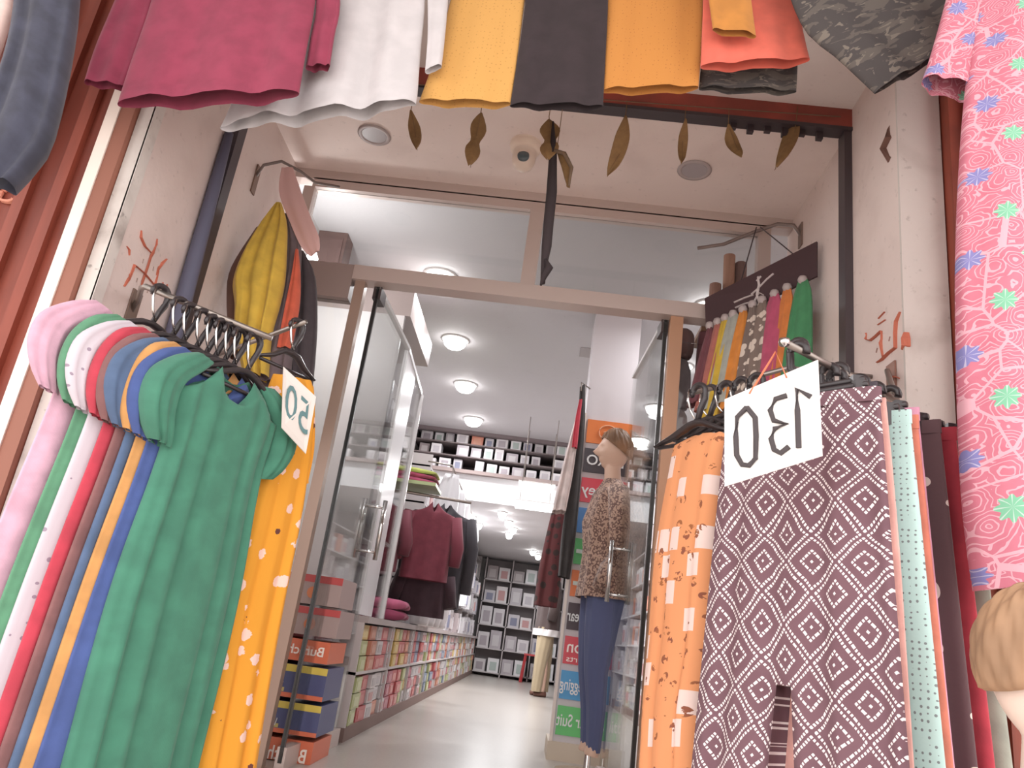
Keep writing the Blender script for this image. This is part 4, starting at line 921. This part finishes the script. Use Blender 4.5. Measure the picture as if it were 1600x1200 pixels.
# ---------------- hanging jackets by the counter
def jacket(nm, label, c, d, mat, hw, zt, zb, tk=.05, group=None):
    c = Vector(c); d = Vector(d).normalized()
    t = thing(nm, c+Vector((0, 0, zb)), label, 'jacket', group)
    rows = [(c-d*h+Vector((0,0,z)), c+d*h+Vector((0,0,z))) for z, h in ((zt, hw*.35), (zt-.05, hw*.8), (zt-.12, hw), ((zt+zb)/2, hw*1.02), (zb, hw*1.05))]
    MB().loft(rows, [.03, tk, tk*1.2, tk*1.2, tk*1.2], 26, 18, (2.5, .01, hw*9), .75, (.15, .08, .15, .3)).build('body', mat, t, True)
    for s in (-1, 1):
        sp = [c+d*s*hw*.95+Vector((0,0,zt-.1)), c+d*s*(hw+.05)+Vector((0,-.02,zt-.32)), c+d*s*(hw+.045)+Vector((0,-.03,zb+.12))]
        MB().tube(sp, [.06, .05, .042], 12).build('sleeve', mat, t, True)
    return t
JG = 'jackets hung above the counter'
jacket('maroon_jacket', 'maroon padded jacket hanging above the counter beside the showcase post', (-.80, 5.75, 0), (1, .25, 0), cloth((124, 44, 58)), .17, 1.52, .95, .06, JG)
jacket('maroon_jacket', 'second maroon jacket hanging half behind the showcase glass', (-1.15, 5.6, 0), (1, .1, 0), cloth((112, 42, 54)), .16, 1.50, .97, .06, JG)
jacket('black_jacket', 'dark charcoal jacket hanging behind the maroon one', (-.74, 6.0, 0), (1, .25, 0), cloth((58, 54, 60)), .2, 1.56, .78, .06, JG)
jacket('dark_plum_jacket', 'dark plum trousers and jacket set hanging below the maroon jacket', (-.80, 5.9, 0), (1, .2, 0), cloth((64, 40, 48)), .17, 1.1, .70, .05, JG)
tag(MB().tube([(-1.57, 5.7, 1.585), (-.55, 5.95, 1.585)], .012, 8).build('clothes_rail', M_STEEL), 'steel rail with hanging jackets above the counter', 'rail')
tag(MB().box((-1.57, 5.62, 1.62), (-.80, 6.0, 1.645)).build('upper_shelf', plain((176, 190, 130), .4, .4)), 'pale green edged shelf above the hanging jackets', 'shelf')
for k, (c_, nm_) in enumerate((((176, 60, 96), 'magenta'), ((150, 40, 70), 'deep crimson'), ((180, 190, 80), 'lime'))):
    tag(MB().sheet([((-1.3, 5.6, 1.662+k*.036), (-.82, 5.72, 1.662+k*.036)), ((-1.3, 5.75, 1.667+k*.036), (-.82, 5.85, 1.667+k*.036)), ((-1.3, 6.0, 1.662+k*.036), (-.82, 5.95, 1.662+k*.036))], .018).build('folded_garment', cloth(c_), None, True), nm_+' folded garment on the shelf above the jackets', 'folded garment', 'folded garments above the jackets')
for k, (z, c_) in enumerate(((.64, (156, 52, 86)), (.71, (196, 84, 120)))):
    tag(MB().loft([((-1.2, 5.3, z+.035), (-.84, 5.45, z+.035)), ((-1.2, 5.45, z+.04), (-.84, 5.6, z+.04)), ((-1.2, 5.65, z+.035), (-.86, 5.8, z+.035))], .034, 16, 8, (2, .004, k), .6, open_=False).build('pink_bundle', cloth(c_), None, True), ('lower deep pink', 'upper bright pink')[k]+' wrapped bundle on the counter below the jackets', 'bundle', 'pink bundles on the counter')
for k in range(4):
    c0 = Vector((-.80+.02*k, 6.3+k*.22, .64))
    tag(MB().loft([(c0+Vector((-.12,0,.0)), c0+Vector((.02,.0,.0))), (c0+Vector((-.14,.02,.2)), c0+Vector((.05,.02,.2))), (c0+Vector((-.12,.0,.42+.1*k)), c0+Vector((.03,0,.42+.1*k)))], [.06,.08,.05], 16, 10, (2, .012, k), .8, open_=False).build('plastic_bag', plain((214, 208, 210), .25, .6), None, True), nth(k+1)+' crinkled plastic bag standing on the counter past the jackets', 'bag', 'plastic bags on the counter')
for k in range(5):
    c0 = Vector((-.76, 6.5+k*.7, 1.80)); zc_ = 1.955
    t = thing('hanging_pack', c0-Vector((0, 0, .66)), nth(k+1)+' clear plastic garment pack hanging along the aisle past the jackets', 'pack', 'plastic packs hanging along the aisle')
    MB().loft([(c0+Vector((-.1,0,.1)), c0+Vector((.02,.0,.1))), (c0+Vector((-.15,.02,-.1)), c0+Vector((.05,.02,-.1))), (c0+Vector((-.15,.0,-.5)), c0+Vector((.05,0,-.5))), (c0+Vector((-.1,.0,-.66)), c0+Vector((.03,0,-.66)))], [.03,.06,.07,.03], 16, 12, (2, .016, k), .8, open_=False).build('pouch', plain((206, 202, 206), .25, .6), t, True)
    MB().tube([c0+Vector((-.04, 0, .09)), Vector((c0.x-.04, c0.y, zc_))], .003, 5).build('hanging_wire', M_STEEL, t)

tag(MB().tube([(-1.0, 6.35, 1.955), (-.80, 6.4, 1.955), (-.80, 9.5, 1.955), (-1.0, 9.55, 1.955)], .007, 8).build('pack_rail', M_STEEL, None, True), 'thin steel rail along the shelving carrying plastic garment packs', 'rail')
# ---------------- sign column
cx0, cx1, CY = .215, .53, 4.9
t = thing('sign_column', ((cx0+cx1)/2, CY+.15, 0), 'white column with coloured category signs behind the leopard print mannequin', 'sign column')
MB().box((cx0-.02, CY-.02, 0), (cx1+.02, CY+.36, .10)).build('base', plain((200, 182, 160), .6, .3), t)
MB().box((cx0, CY, .10), (cx1, CY+.34, 2.86)).build('shaft', plain((204, 196, 200), .4, .4), t)
MB().box((cx0-.012, CY-.01, .10), (cx0+.006, CY+.02, 2.1)).build('edge_trim', plain((222, 206, 196), .4, .4), t)
signs = [((226,110,44),'emblem'),((58,50,56),'EURO'),((214,52,68),'Jockey'),((60,120,190),'LUX'),((72,170,86),''),((226,104,44),''),((58,40,48),"Men's Wear"),((216,56,70),'Action'),((60,146,206),'Baby Legging'),((84,190,96),'Salwar Suit')]
zt = 2.06
for k, (c, tx) in enumerate(signs):
    z1 = zt-.196*k; z0 = z1-.158
    s = MB().box((cx0+.018, CY-.012, z0), (cx1-.004, CY, z1)).build('sign_plate', plain(c, .4, .4), t)
    mx = (cx0+cx1)/2; zz = (z0+z1)/2
    if tx == 'emblem':
        ringm = MB(); ringm.tube([(mx+.06*math.cos(a), CY-.014, zz+.05*math.sin(a)) for a in [2*math.pi*i/16 for i in range(17)]], .006, 5, 0, .5); ringm.tube([(mx-.03, CY-.014, zz), (mx+.03, CY-.014, zz+.015)], .008, 5, 0, .5)
        ringm.build('emblem', plain((240, 180, 140), .5, .3), s)
    elif tx == 'Action':
        text_mesh('lettering', 'Action', (mx, CY-.014, zz+.018), (-1,0,0), (0,0,1), .10, M_LET, s, .25, .01)
        text_mesh('lettering', 'sports', (mx-.04, CY-.014, zz-.05), (-1,0,0), (0,0,1), .05, M_LET, s, .16, .0)
    elif tx: text_mesh('lettering', tx, (mx, CY-.014, zz), (-1,0,0), (0,0,1), .095, plain((226, 226, 226), .5, .3), s, min(.28, .06*len(tx)), .01)
    else: MB().box((cx0+.03, CY-.014, zz-.012), (cx1-.03, CY-.012, zz+.012)).build('pale_stripe', plain((200, 210, 200), .5, .3), s)

# ---------------- mannequins
def head_mesh(m, c, fdir, s=1.0, ear=True):
    """head looking along fdir, c = centre"""
    c = Vector(c); fdir = Vector(fdir).normalized(); side = Vector((0, 0, 1)).cross(fdir)
    b = len(m.v); nu, nv = 32, 24
    for j in range(nv+1):
        ph = math.pi*j/nv
        for k in range(nu):
            th = 2*math.pi*k/nu
            x = math.sin(ph)*math.cos(th); y = math.sin(ph)*math.sin(th); z = math.cos(ph)
            rx, ry, rz = .092, .074, .118
            if z < -.1: ry *= 1-.28*min(1, (-z-.1)/.8); rx *= 1-.10*min(1, (-z-.1)/.8)
            X, Y, Zz = x*rx, y*ry, z*rz
            if x > .2:
                g = lambda a, bb, sa, sb: math.exp(-((Y-a)/sa)**2-((Zz-bb)/sb)**2)
                X += .036*g(0, -.022, .013, .018) + .016*g(0, .0, .010, .03) + .013*g(0, -.058, .022, .008) + .011*g(0, -.072, .02, .007) + .02*g(0, -.10, .026, .018)
                X -= .012*(g(.03, .008, .014, .011)+g(-.03, .008, .014, .011)) + .006*g(0, -.05, .02, .006)
                X += .005*(g(.03, .03, .02, .007)+g(-.03, .03, .02, .007))
            m.v.append(c + fdir*X*s + side*Y*s + Vector((0, 0, Zz*s)))
    for j in range(nv):
        for k in range(nu): m.quad_uv([b+j*nu+k, b+j*nu+(k+1) % nu, b+(j+1)*nu+(k+1) % nu, b+(j+1)*nu+k])
def hair_mesh(c, fdir, s=1.0, low=-.42, front=.5):
    m = MB(); c = Vector(c); fdir = Vector(fdir).normalized(); side = Vector((0, 0, 1)).cross(fdir); nu, nv = 128, 26
    for j in range(nv+1):
        for k in range(nu):
            th = 2*math.pi*k/nu; fr_ = (math.cos(th)+1)/2
            lim = math.acos(low + (front-low)*fr_**1.6); ph = lim*j/nv
            x = math.sin(ph)*math.cos(th); y = math.sin(ph)*math.sin(th); z = math.cos(ph)
            wv = 1+.022*math.sin(th*9+ph*5)+.014*math.sin(th*21-ph*8)+.008*math.sin(th*38+ph*3)
            if j == nv: wv = .93
            m.v.append(c + fdir*x*.106*s*wv + side*y*.090*s*wv + Vector((0, 0, z*.130*s*wv)))
    for j in range(nv):
        for k in range(nu): m.quad_uv([j*nu+k, j*nu+(k+1) % nu, (j+1)*nu+(k+1) % nu, (j+1)*nu+k])
    return m
def body_mesh(base, fdir, h_sh, arms=True, legs=True, s=1.0, lr=1.0):
    m = MB(); B = Vector(base); f = Vector(fdir).normalized(); sd = Vector((0, 0, 1)).cross(f)
    P = lambda fx, sx, z: B + f*fx*s + sd*sx*s + Vector((0, 0, z))
    def ringtube(rows, n=20):
        b = len(m.v)
        for fx, z, rf, rs_ in rows:
            for k in range(n):
                a = 2*math.pi*k/n; m.v.append(P(fx+rf*math.cos(a), rs_*math.sin(a), z))
        for j in range(len(rows)-1):
            for k in range(n): m.quad_uv([b+j*n+k, b+j*n+(k+1) % n, b+(j+1)*n+(k+1) % n, b+(j+1)*n+k])
        m.quad_uv([b+k for k in range(n)][::-1]); m.quad_uv([b+(len(rows)-1)*n+k for k in range(n)])
    H = h_sh
    ringtube([(0, H-.62, .10, .15), (0, H-.5, .11, .165), (.0, H-.36, .09, .125), (.02, H-.2, .115, .15), (.01, H-.06, .095, .17), (0, H, .06, .13), (0, H+.04, .05, .06), (.01, H+.15, .048, .05)])
    if arms:
        for q in (-1, 1): m.tube([P(0, .16*q, H-.03), P(-.01, .21*q, H-.2), P(-.01, .225*q, H-.33), P(.03, .225*q, H-.45), P(.07, .215*q, H-.57), P(.09, .21*q, H-.66)], [.05, .045, .04, .036, .028, .032], 12)
    if legs:
        for q in (-1, 1): m.tube([P(0, .085*q, H-.55), P(.01, .09*q, H-.75), P(.01, .085*q, H-.98), P(-.01, .085*q, H-1.15), P(-.01, .08*q, H-1.36), P(0, .08*q, H-1.42)], [.09*lr, .082*lr, .056*lr, .058*lr, .036, .04], 14)
    return m
M_SKIN = plain((206, 164, 140), .45, .4); M_HAIR = plain((146, 100, 66), .6, .3, 0, .3); M_BLOND = plain((184, 136, 96), .6, .3, 0, .2)
def finish_body(o, vox=.006):
    r = o.modifiers.new('remesh', 'REMESH'); r.mode = 'VOXEL'; r.voxel_size = vox; r.use_smooth_shade = True
    sm = o.modifiers.new('smooth', 'SMOOTH'); sm.iterations = 2
# leopard print mannequin, in profile towards the aisle
MX, MY = .40, 4.52; fd = Vector((-1, -.12, 0)).normalized()
t = thing('mannequin', (MX, MY, 0), 'brown haired mannequin in leopard print top and blue jeans in the doorway', 'mannequin')
H = 1.52
m = body_mesh((MX, MY, 0), fd, H, arms=False, lr=.72); head_mesh(m, (MX-.01, MY, H+.245), fd)
o = m.build('body', M_SKIN, t, True); finish_body(o)
hair_mesh((MX-.0, MY, H+.262), fd).build('hair', M_HAIR, t, True)
sd = Vector((0, 0, 1)).cross(fd)
def around(z, rf, rs_, fx=0): return z, rf, rs_, fx
def wrap(rows, base, fdir, mat, nm, parent, n=40, fold=(9, .004)):
    m = MB(); f = Vector(fdir).normalized(); s_ = Vector((0, 0, 1)).cross(f); B = Vector(base); K = len(rows); nv = 24; b = 0
    for j in range(nv+1):
        q = j/nv*(K-1); i = min(int(q), K-2); q -= i; a = [rows[i][e]+(rows[i+1][e]-rows[i][e])*(q*q*(3-2*q)) for e in range(5)]
        for k in range(n):
            th = 2*math.pi*k/n; w_ = 1+fold[1]/.1*math.sin(th*fold[0]+j*.1)
            m.v.append(B + f*(a[3]+a[1]*w_*math.cos(th)) + s_*(a[4]+a[2]*w_*math.sin(th)) + Vector((0, 0, a[0])))
    for j in range(nv):
        for k in range(n): m.quad_uv([j*n+k, j*n+(k+1) % n, (j+1)*n+(k+1) % n, (j+1)*n+k])
    return m.build(nm, mat, parent, True)
M_LEO = leopard(); M_JEAN = cloth((76, 84, 128), .2)
wrap([(H+.07, .055, .062, 0, 0), (H+.03, .075, .12, 0, 0), (H-.03, .105, .185, .005, 0), (H-.2, .135, .175, .02, 0), (H-.36, .125, .16, .01, 0), (H-.52, .14, .19, .0, 0), (H-.62, .15, .2, 0, 0)], (MX, MY, 0), fd, M_LEO, 'leopard_top', t)
for q in (-1, 1):
    m = MB(); P = lambda fx, sx, z: Vector((MX, MY, z)) + fd*fx + sd*sx
    m.tube([P(0, .165*q, H-.01), P(-.01, .215*q, H-.2), P(-.01, .23*q, H-.33), P(.03, .23*q, H-.46), P(.07, .22*q, H-.58)], [.062, .058, .052, .048, .04], 16); m.build('sleeve', M_LEO, t, True)
    wrap([(H-.5, .11, .085, 0, .075*q), (H-.62, .105, .085, 0, .085*q), (H-.8, .088, .08, .01, .088*q), (H-1.0, .064, .06, .015, .085*q), (H-1.2, .05, .05, -.005, .085*q), (H-1.40, .036, .036, -.01, .08*q)], (MX, MY, 0), fd, M_JEAN, 'jeans_leg', t)
MB().lathe((MX, MY, 0), [(.17, 0), (.17, .012), (.02, .02), (.015, .12)], 24).build('stand', M_CHROME, t)
# blonde mannequin at the street edge
BX, BY = .86, 1.38; fd2 = Vector((.2, -1, 0)).normalized()
hb = aY(1612, 1035, BY); Hb = hb.z-.262
t = thing('mannequin', (hb.x+.02, BY, ZG), 'blond moulded-hair mannequin in white shirt at the street side below the floral dress', 'mannequin')
fd2 = Vector((1, -.25, 0)).normalized()
m = body_mesh((hb.x+.02, BY, 0), fd2, Hb, legs=False); head_mesh(m, (hb.x+.03, BY, Hb+.245), fd2)
o = m.build('body', plain((236, 206, 188), .45, .4), t, True); finish_body(o)
hair_mesh((hb.x+.02, BY, Hb+.262), fd2, 1.0, -.45, .3).build('hair', M_BLOND, t, True)
wrap([(Hb+.055, .075, .08, 0, 0), (Hb+.02, .09, .14, 0, 0), (Hb-.03, .12, .2, .005, 0), (Hb-.2, .14, .2, .02, 0), (Hb-.4, .135, .18, .01, 0), (Hb-.66, .15, .2, 0, 0)], (hb.x+.02, BY, 0), fd2, cloth((236, 232, 230), .04), 'white_shirt', t)
for q in (-1, 1):
    s3 = Vector((0, 0, 1)).cross(fd2); P = lambda fx, sx, z: Vector((hb.x+.02, BY, z)) + fd2*fx + s3*sx
    MB().tube([P(0, .17*q, Hb-.02), P(-.01, .235*q, Hb-.18), P(-.01, .25*q, Hb-.30)], [.07, .068, .066], 16).build('sleeve', cloth((236, 232, 230), .04), t, True)
MB().lathe((hb.x+.02, BY, 0), [(.17, ZG), (.17, ZG+.015), (.02, ZG+.03), (.018, Hb-.6)], 20).build('stand', M_CHROME, t)
# far mannequin in khaki trousers beside the column
FX, FY = -.06, 7.6; fd3 = Vector((-1, -.3, 0)).normalized()
p = aZ(842, 1088, 0); FX, FY = p.x, p.y
t = thing('mannequin', (FX, FY, 0), 'mannequin in khaki trousers and dark jacket standing beside the sign column', 'mannequin')
o = body_mesh((FX, FY, 0), fd3, 1.48, arms=False, lr=.7); head_mesh(o, (FX, FY, 1.72), fd3); o = o.build('body', M_SKIN, t, True); finish_body(o, .012)
s3 = Vector((0, 0, 1)).cross(fd3)
wrap([(1.52, .07, .1, 0, 0), (1.45, .12, .2, 0, 0), (1.25, .15, .21, 0, 0), (1.0, .15, .2, 0, 0), (.82, .16, .21, 0, 0)], (FX, FY, 0), fd3, cloth((70, 54, 52)), 'dark_jacket', t)
wrap([(.835, .172, .222, 0, 0), (.75, .176, .226, 0, 0)], (FX, FY, 0), fd3, cloth((226, 220, 218)), 'white_hem', t)
for q in (-1, 1):
    wrap([(.86, .11, .095, .03*q, .085*q), (.6, .095, .085, .05*q, .095*q), (.3, .075, .07, .07*q, .095*q), (.06, .065, .06, .08*q, .095*q)], (FX, FY, 0), fd3, cloth((186, 164, 128)), 'khaki_leg', t)
    P = lambda fx, sx, z: Vector((FX, FY, z)) + fd3*fx + s3*sx
    MB().tube([P(0, .17*q, 1.44), P(-.01, .24*q, 1.2), P(.03, .25*q, .95)], [.075, .07, .06], 14).build('sleeve', cloth((70, 54, 52)), t, True)
    MB().tube([P(-.06, .08*q, .035), P(.1, .08*q, .03)], [.035, .03], 10).build('shoe', plain((110, 66, 52), .5, .4), t, True)
# hanging shawl set next to the column top
SHG = 'shawls hung on the column'
G('white_shawl', 'white shawl hanging beside the red and black ones near the column top', 'shawl', [(903,640,908,638,4.72), (889,690,902,690,4.72), (876,740,895,742,4.72), (862,800,884,800,4.7)], [.01,.03,.04,.05], cloth((226, 206, 202)), (2, .012, 0), SHG, nu=18)
G('red_shawl', 'narrow red shawl between the white and black shawls', 'shawl', [(905,625,910,624,4.70), (898,660,906,660,4.69), (893,700,902,700,4.68)], [.008,.02,.02], cloth((206, 48, 66)), (1.5, .006, 0), SHG, nu=14)
G('black_shawl', 'black shawl hanging against the column top', 'shawl', [(906,605,914,600,4.78), (902,660,914,660,4.78), (892,740,908,740,4.78), (878,830,900,830,4.77), (872,900,890,905,4.77)], [.008,.03,.04,.05,.05], cloth((54, 50, 50)), (2, .01, 0), SHG, nu=18)
G('red_patterned_kurta', 'dark red patterned kurta hanging on the aisle side of the column', 'kurta', [(862,800,882,800,5.12), (850,850,880,850,5.12), (840,900,876,905,5.12), (834,945,870,950,5.12)], [.02,.06,.07,.07], speckled((104, 46, 48), (60, 46, 44), 20, .4), (2, .015, 0), None)
# red stool
p = aZ(832, 1070, 0)
t = thing('plastic_stool', (p.x, p.y+.5, 0), 'red plastic stool standing in the aisle by the khaki mannequin', 'stool')
sx, sy = p.x-.05, p.y+.5
MB().box((sx-.15, sy-.15, .44), (sx+.15, sy+.15, .47)).build('seat', plain((196, 46, 50), .35, .5), t)
for a in (-1, 1):
    for b_ in (-1, 1): MB().tube([(sx+a*.12, sy+b_*.12, .44), (sx+a*.16, sy+b_*.16, 0)], [.025, .03], 6).build('leg', plain((190, 44, 48), .35, .5), t)
# shelving on the other side
t = thing('aisle_shelving', (1.45, 8, 0), 'white shelving unit with packs behind the glass door leaf', 'shelving')
MB().box((1.62, 5.4, 0), (1.70, 13, 2.05)).build('back_board', plain((196, 188, 188), .6, .3), t)
MB().box((1.2, 5.4, 0), (1.62, 13, .1)).build('plinth', plain((130, 104, 96), .6, .3), t)
for z in (.42, .75, 1.08, 1.41, 1.74): MB().box((1.2, 5.4, z), (1.62, 13, z+.018)).build('shelf', plain((206, 198, 198), .5, .3), t)
for k in range(8): MB().box((1.19, 5.4+k*1.08, 0), (1.62, 5.42+k*1.08, 2.05)).build('upright', plain((206, 196, 196), .5, .3), t)
for z in (.1, .44, .77, 1.1, 1.43):
    y = 5.46
    while y < 11:
        if (y-5.4) % 1.08 > .88: y += .23
        wv = rr.uniform(.18, .26); k = rr.choice((0, 1, 5, 7, 3, 4, 1))
        put_pack('shelf_pack', k, (1.40, y+wv/2, z), (wv*.9, .34, rr.uniform(.16, .27)), R(-90)+rr.uniform(-.06, .06), names[k]+' pack, '+count(('a', z))+' along the '+{.1: 'lowest', .44: 'second', .77: 'third', 1.1: 'fourth', 1.43: 'top'}[z]+' shelf behind the glass door', 'pack', 'packs on the aisle shelving')
        y += wv+.015
# bags hung inside the narrow side light by the 130 rack
for k, (x, y0, y1, c_, nm_) in enumerate(((1068, 515, 560, (104, 72, 70), 'brown'), (1062, 562, 640, (126, 112, 116), 'grey'), (1056, 640, 690, (170, 156, 158), 'pale grey'), (1110, 500, 620, (112, 60, 66), 'maroon'))):
    a = aY(x, y0, 3.56); b_ = aY(x-6, y1, 3.56)
    tag(MB().loft([(a-Vector((.03,0,0)), a+Vector((.03,0,0))), (a.lerp(b_, .2)-Vector((.055,0,0)), a.lerp(b_, .2)+Vector((.055,0,0))), (a.lerp(b_, .8)-Vector((.06,0,0)), a.lerp(b_, .8)+Vector((.06,0,0))), (b_-Vector((.05,0,0)), b_+Vector((.05,0,0)))], [.02,.04,.05,.03], 16, 10, (2, .008, k), .8, open_=False).build('hanging_bag', cloth(c_), None, True), nm_+' bag hanging inside the narrow side light', 'bag', 'bags hung inside the narrow side light')
bpy.context.view_layer.update()
# ---------------- lamp behind the transom, shelving at the far end, small supports
c = aY(488, 402, 3.62)
t = thing('bulb_lamp', c, 'small lit bulb behind the transom glass near the black scarf', 'lamp')
MB().tube([(-1.58, 3.62, c.z+.06), (c.x, 3.62, c.z+.06), (c.x, 3.62, c.z+.03)], .012, 8).build('bracket', M_WHITE, t, True)
MB().lathe(c, [(.002, -.05), (.022, -.042), (.032, -.02), (.03, .0), (.016, .03)], 16).build('bulb', emit((1, .97, .94), 10), t, True)
ld = bpy.data.lights.new('bulb_glow', 'POINT'); ld.energy = 7; ld.shadow_soft_size = .05; lo = bpy.data.objects.new('bulb_glow', ld); COL.objects.link(lo); lo.parent = t; lo.location = (.0, .08, -.03)
t = thing('end_shelving', (0, 14.8, 0), 'shelving with packs across the far end of the shop', 'shelving')
MB().box((-.9, 15.0, 0), (1.6, 15.08, 2.05)).build('back_board', plain((176, 166, 166), .6, .3), t)
for z in (.05, .45, .85, 1.25, 1.65): MB().box((-.9, 14.55, z), (1.6, 15.0, z+.02)).build('shelf', plain((196, 188, 188), .5, .3), t)
for k in range(6): MB().box((-.9+k*.495, 14.55, 0), (-.88+k*.495, 15.0, 2.05)).build('upright', plain((190, 180, 180), .5, .3), t)
for li, z in enumerate((.07, .47, .87, 1.27, 1.67)):
    for k in range(10):
        kk = rr.choice((0, 1, 5, 3, 6, 7, 2))
        put_pack('end_pack', kk, (-.765+k*.2475-(k % 2)*.02, 14.76, z), (.2, .36, rr.uniform(.2, .33)), rr.uniform(-.05, .05), names[kk]+' pack, '+nth(k+1)+' along the '+('lowest', 'second', 'third', 'fourth', 'top')[li]+' far end shelf', 'pack', 'packs on the far end shelving')
# ledge under the wooden rolls, hooks for shawls, rail for the small bags
a = aY(1114, 522, 3.62); 
tag(MB().box((a.x-.08, 3.52, a.z-.03), (XR+.6, 3.76, a.z-.006)).build('wooden_ledge', M_WOOD), 'narrow wooden ledge carrying the wooden rolls behind the display board', 'ledge')
t = thing('shawl_hook', (.2, 4.8, 2.25), 'thin steel hook on the column top carrying the shawls', 'hook')
a = aY(908, 603, 4.78)
MB().tube([(.23, 4.91, a.z+.03), (a.x, 4.80, a.z+.03), (a.x, 4.72, a.z), (a.x, 4.70, a.z-.06)], .005, 6).build('rod', M_STEEL, t, True)
t = thing('kurta_hook', (.2, 5.1, 1.45), 'thin steel hook on the column side carrying the dark red kurta', 'hook')
a = aY(872, 800, 5.12)
MB().tube([(.23, 5.12, a.z+.04), (a.x, 5.12, a.z+.04), (a.x, 5.12, a.z-.02)], .005, 6).build('rod', M_STEEL, t, True)
a = aY(1110, 500, 3.56)
tag(MB().tube([(.60, 3.56, a.z+.01), (XR+.6, 3.56, a.z+.01)], .006, 8).build('bag_rail', M_STEEL), 'thin rail inside the narrow side light carrying small bags', 'rail')
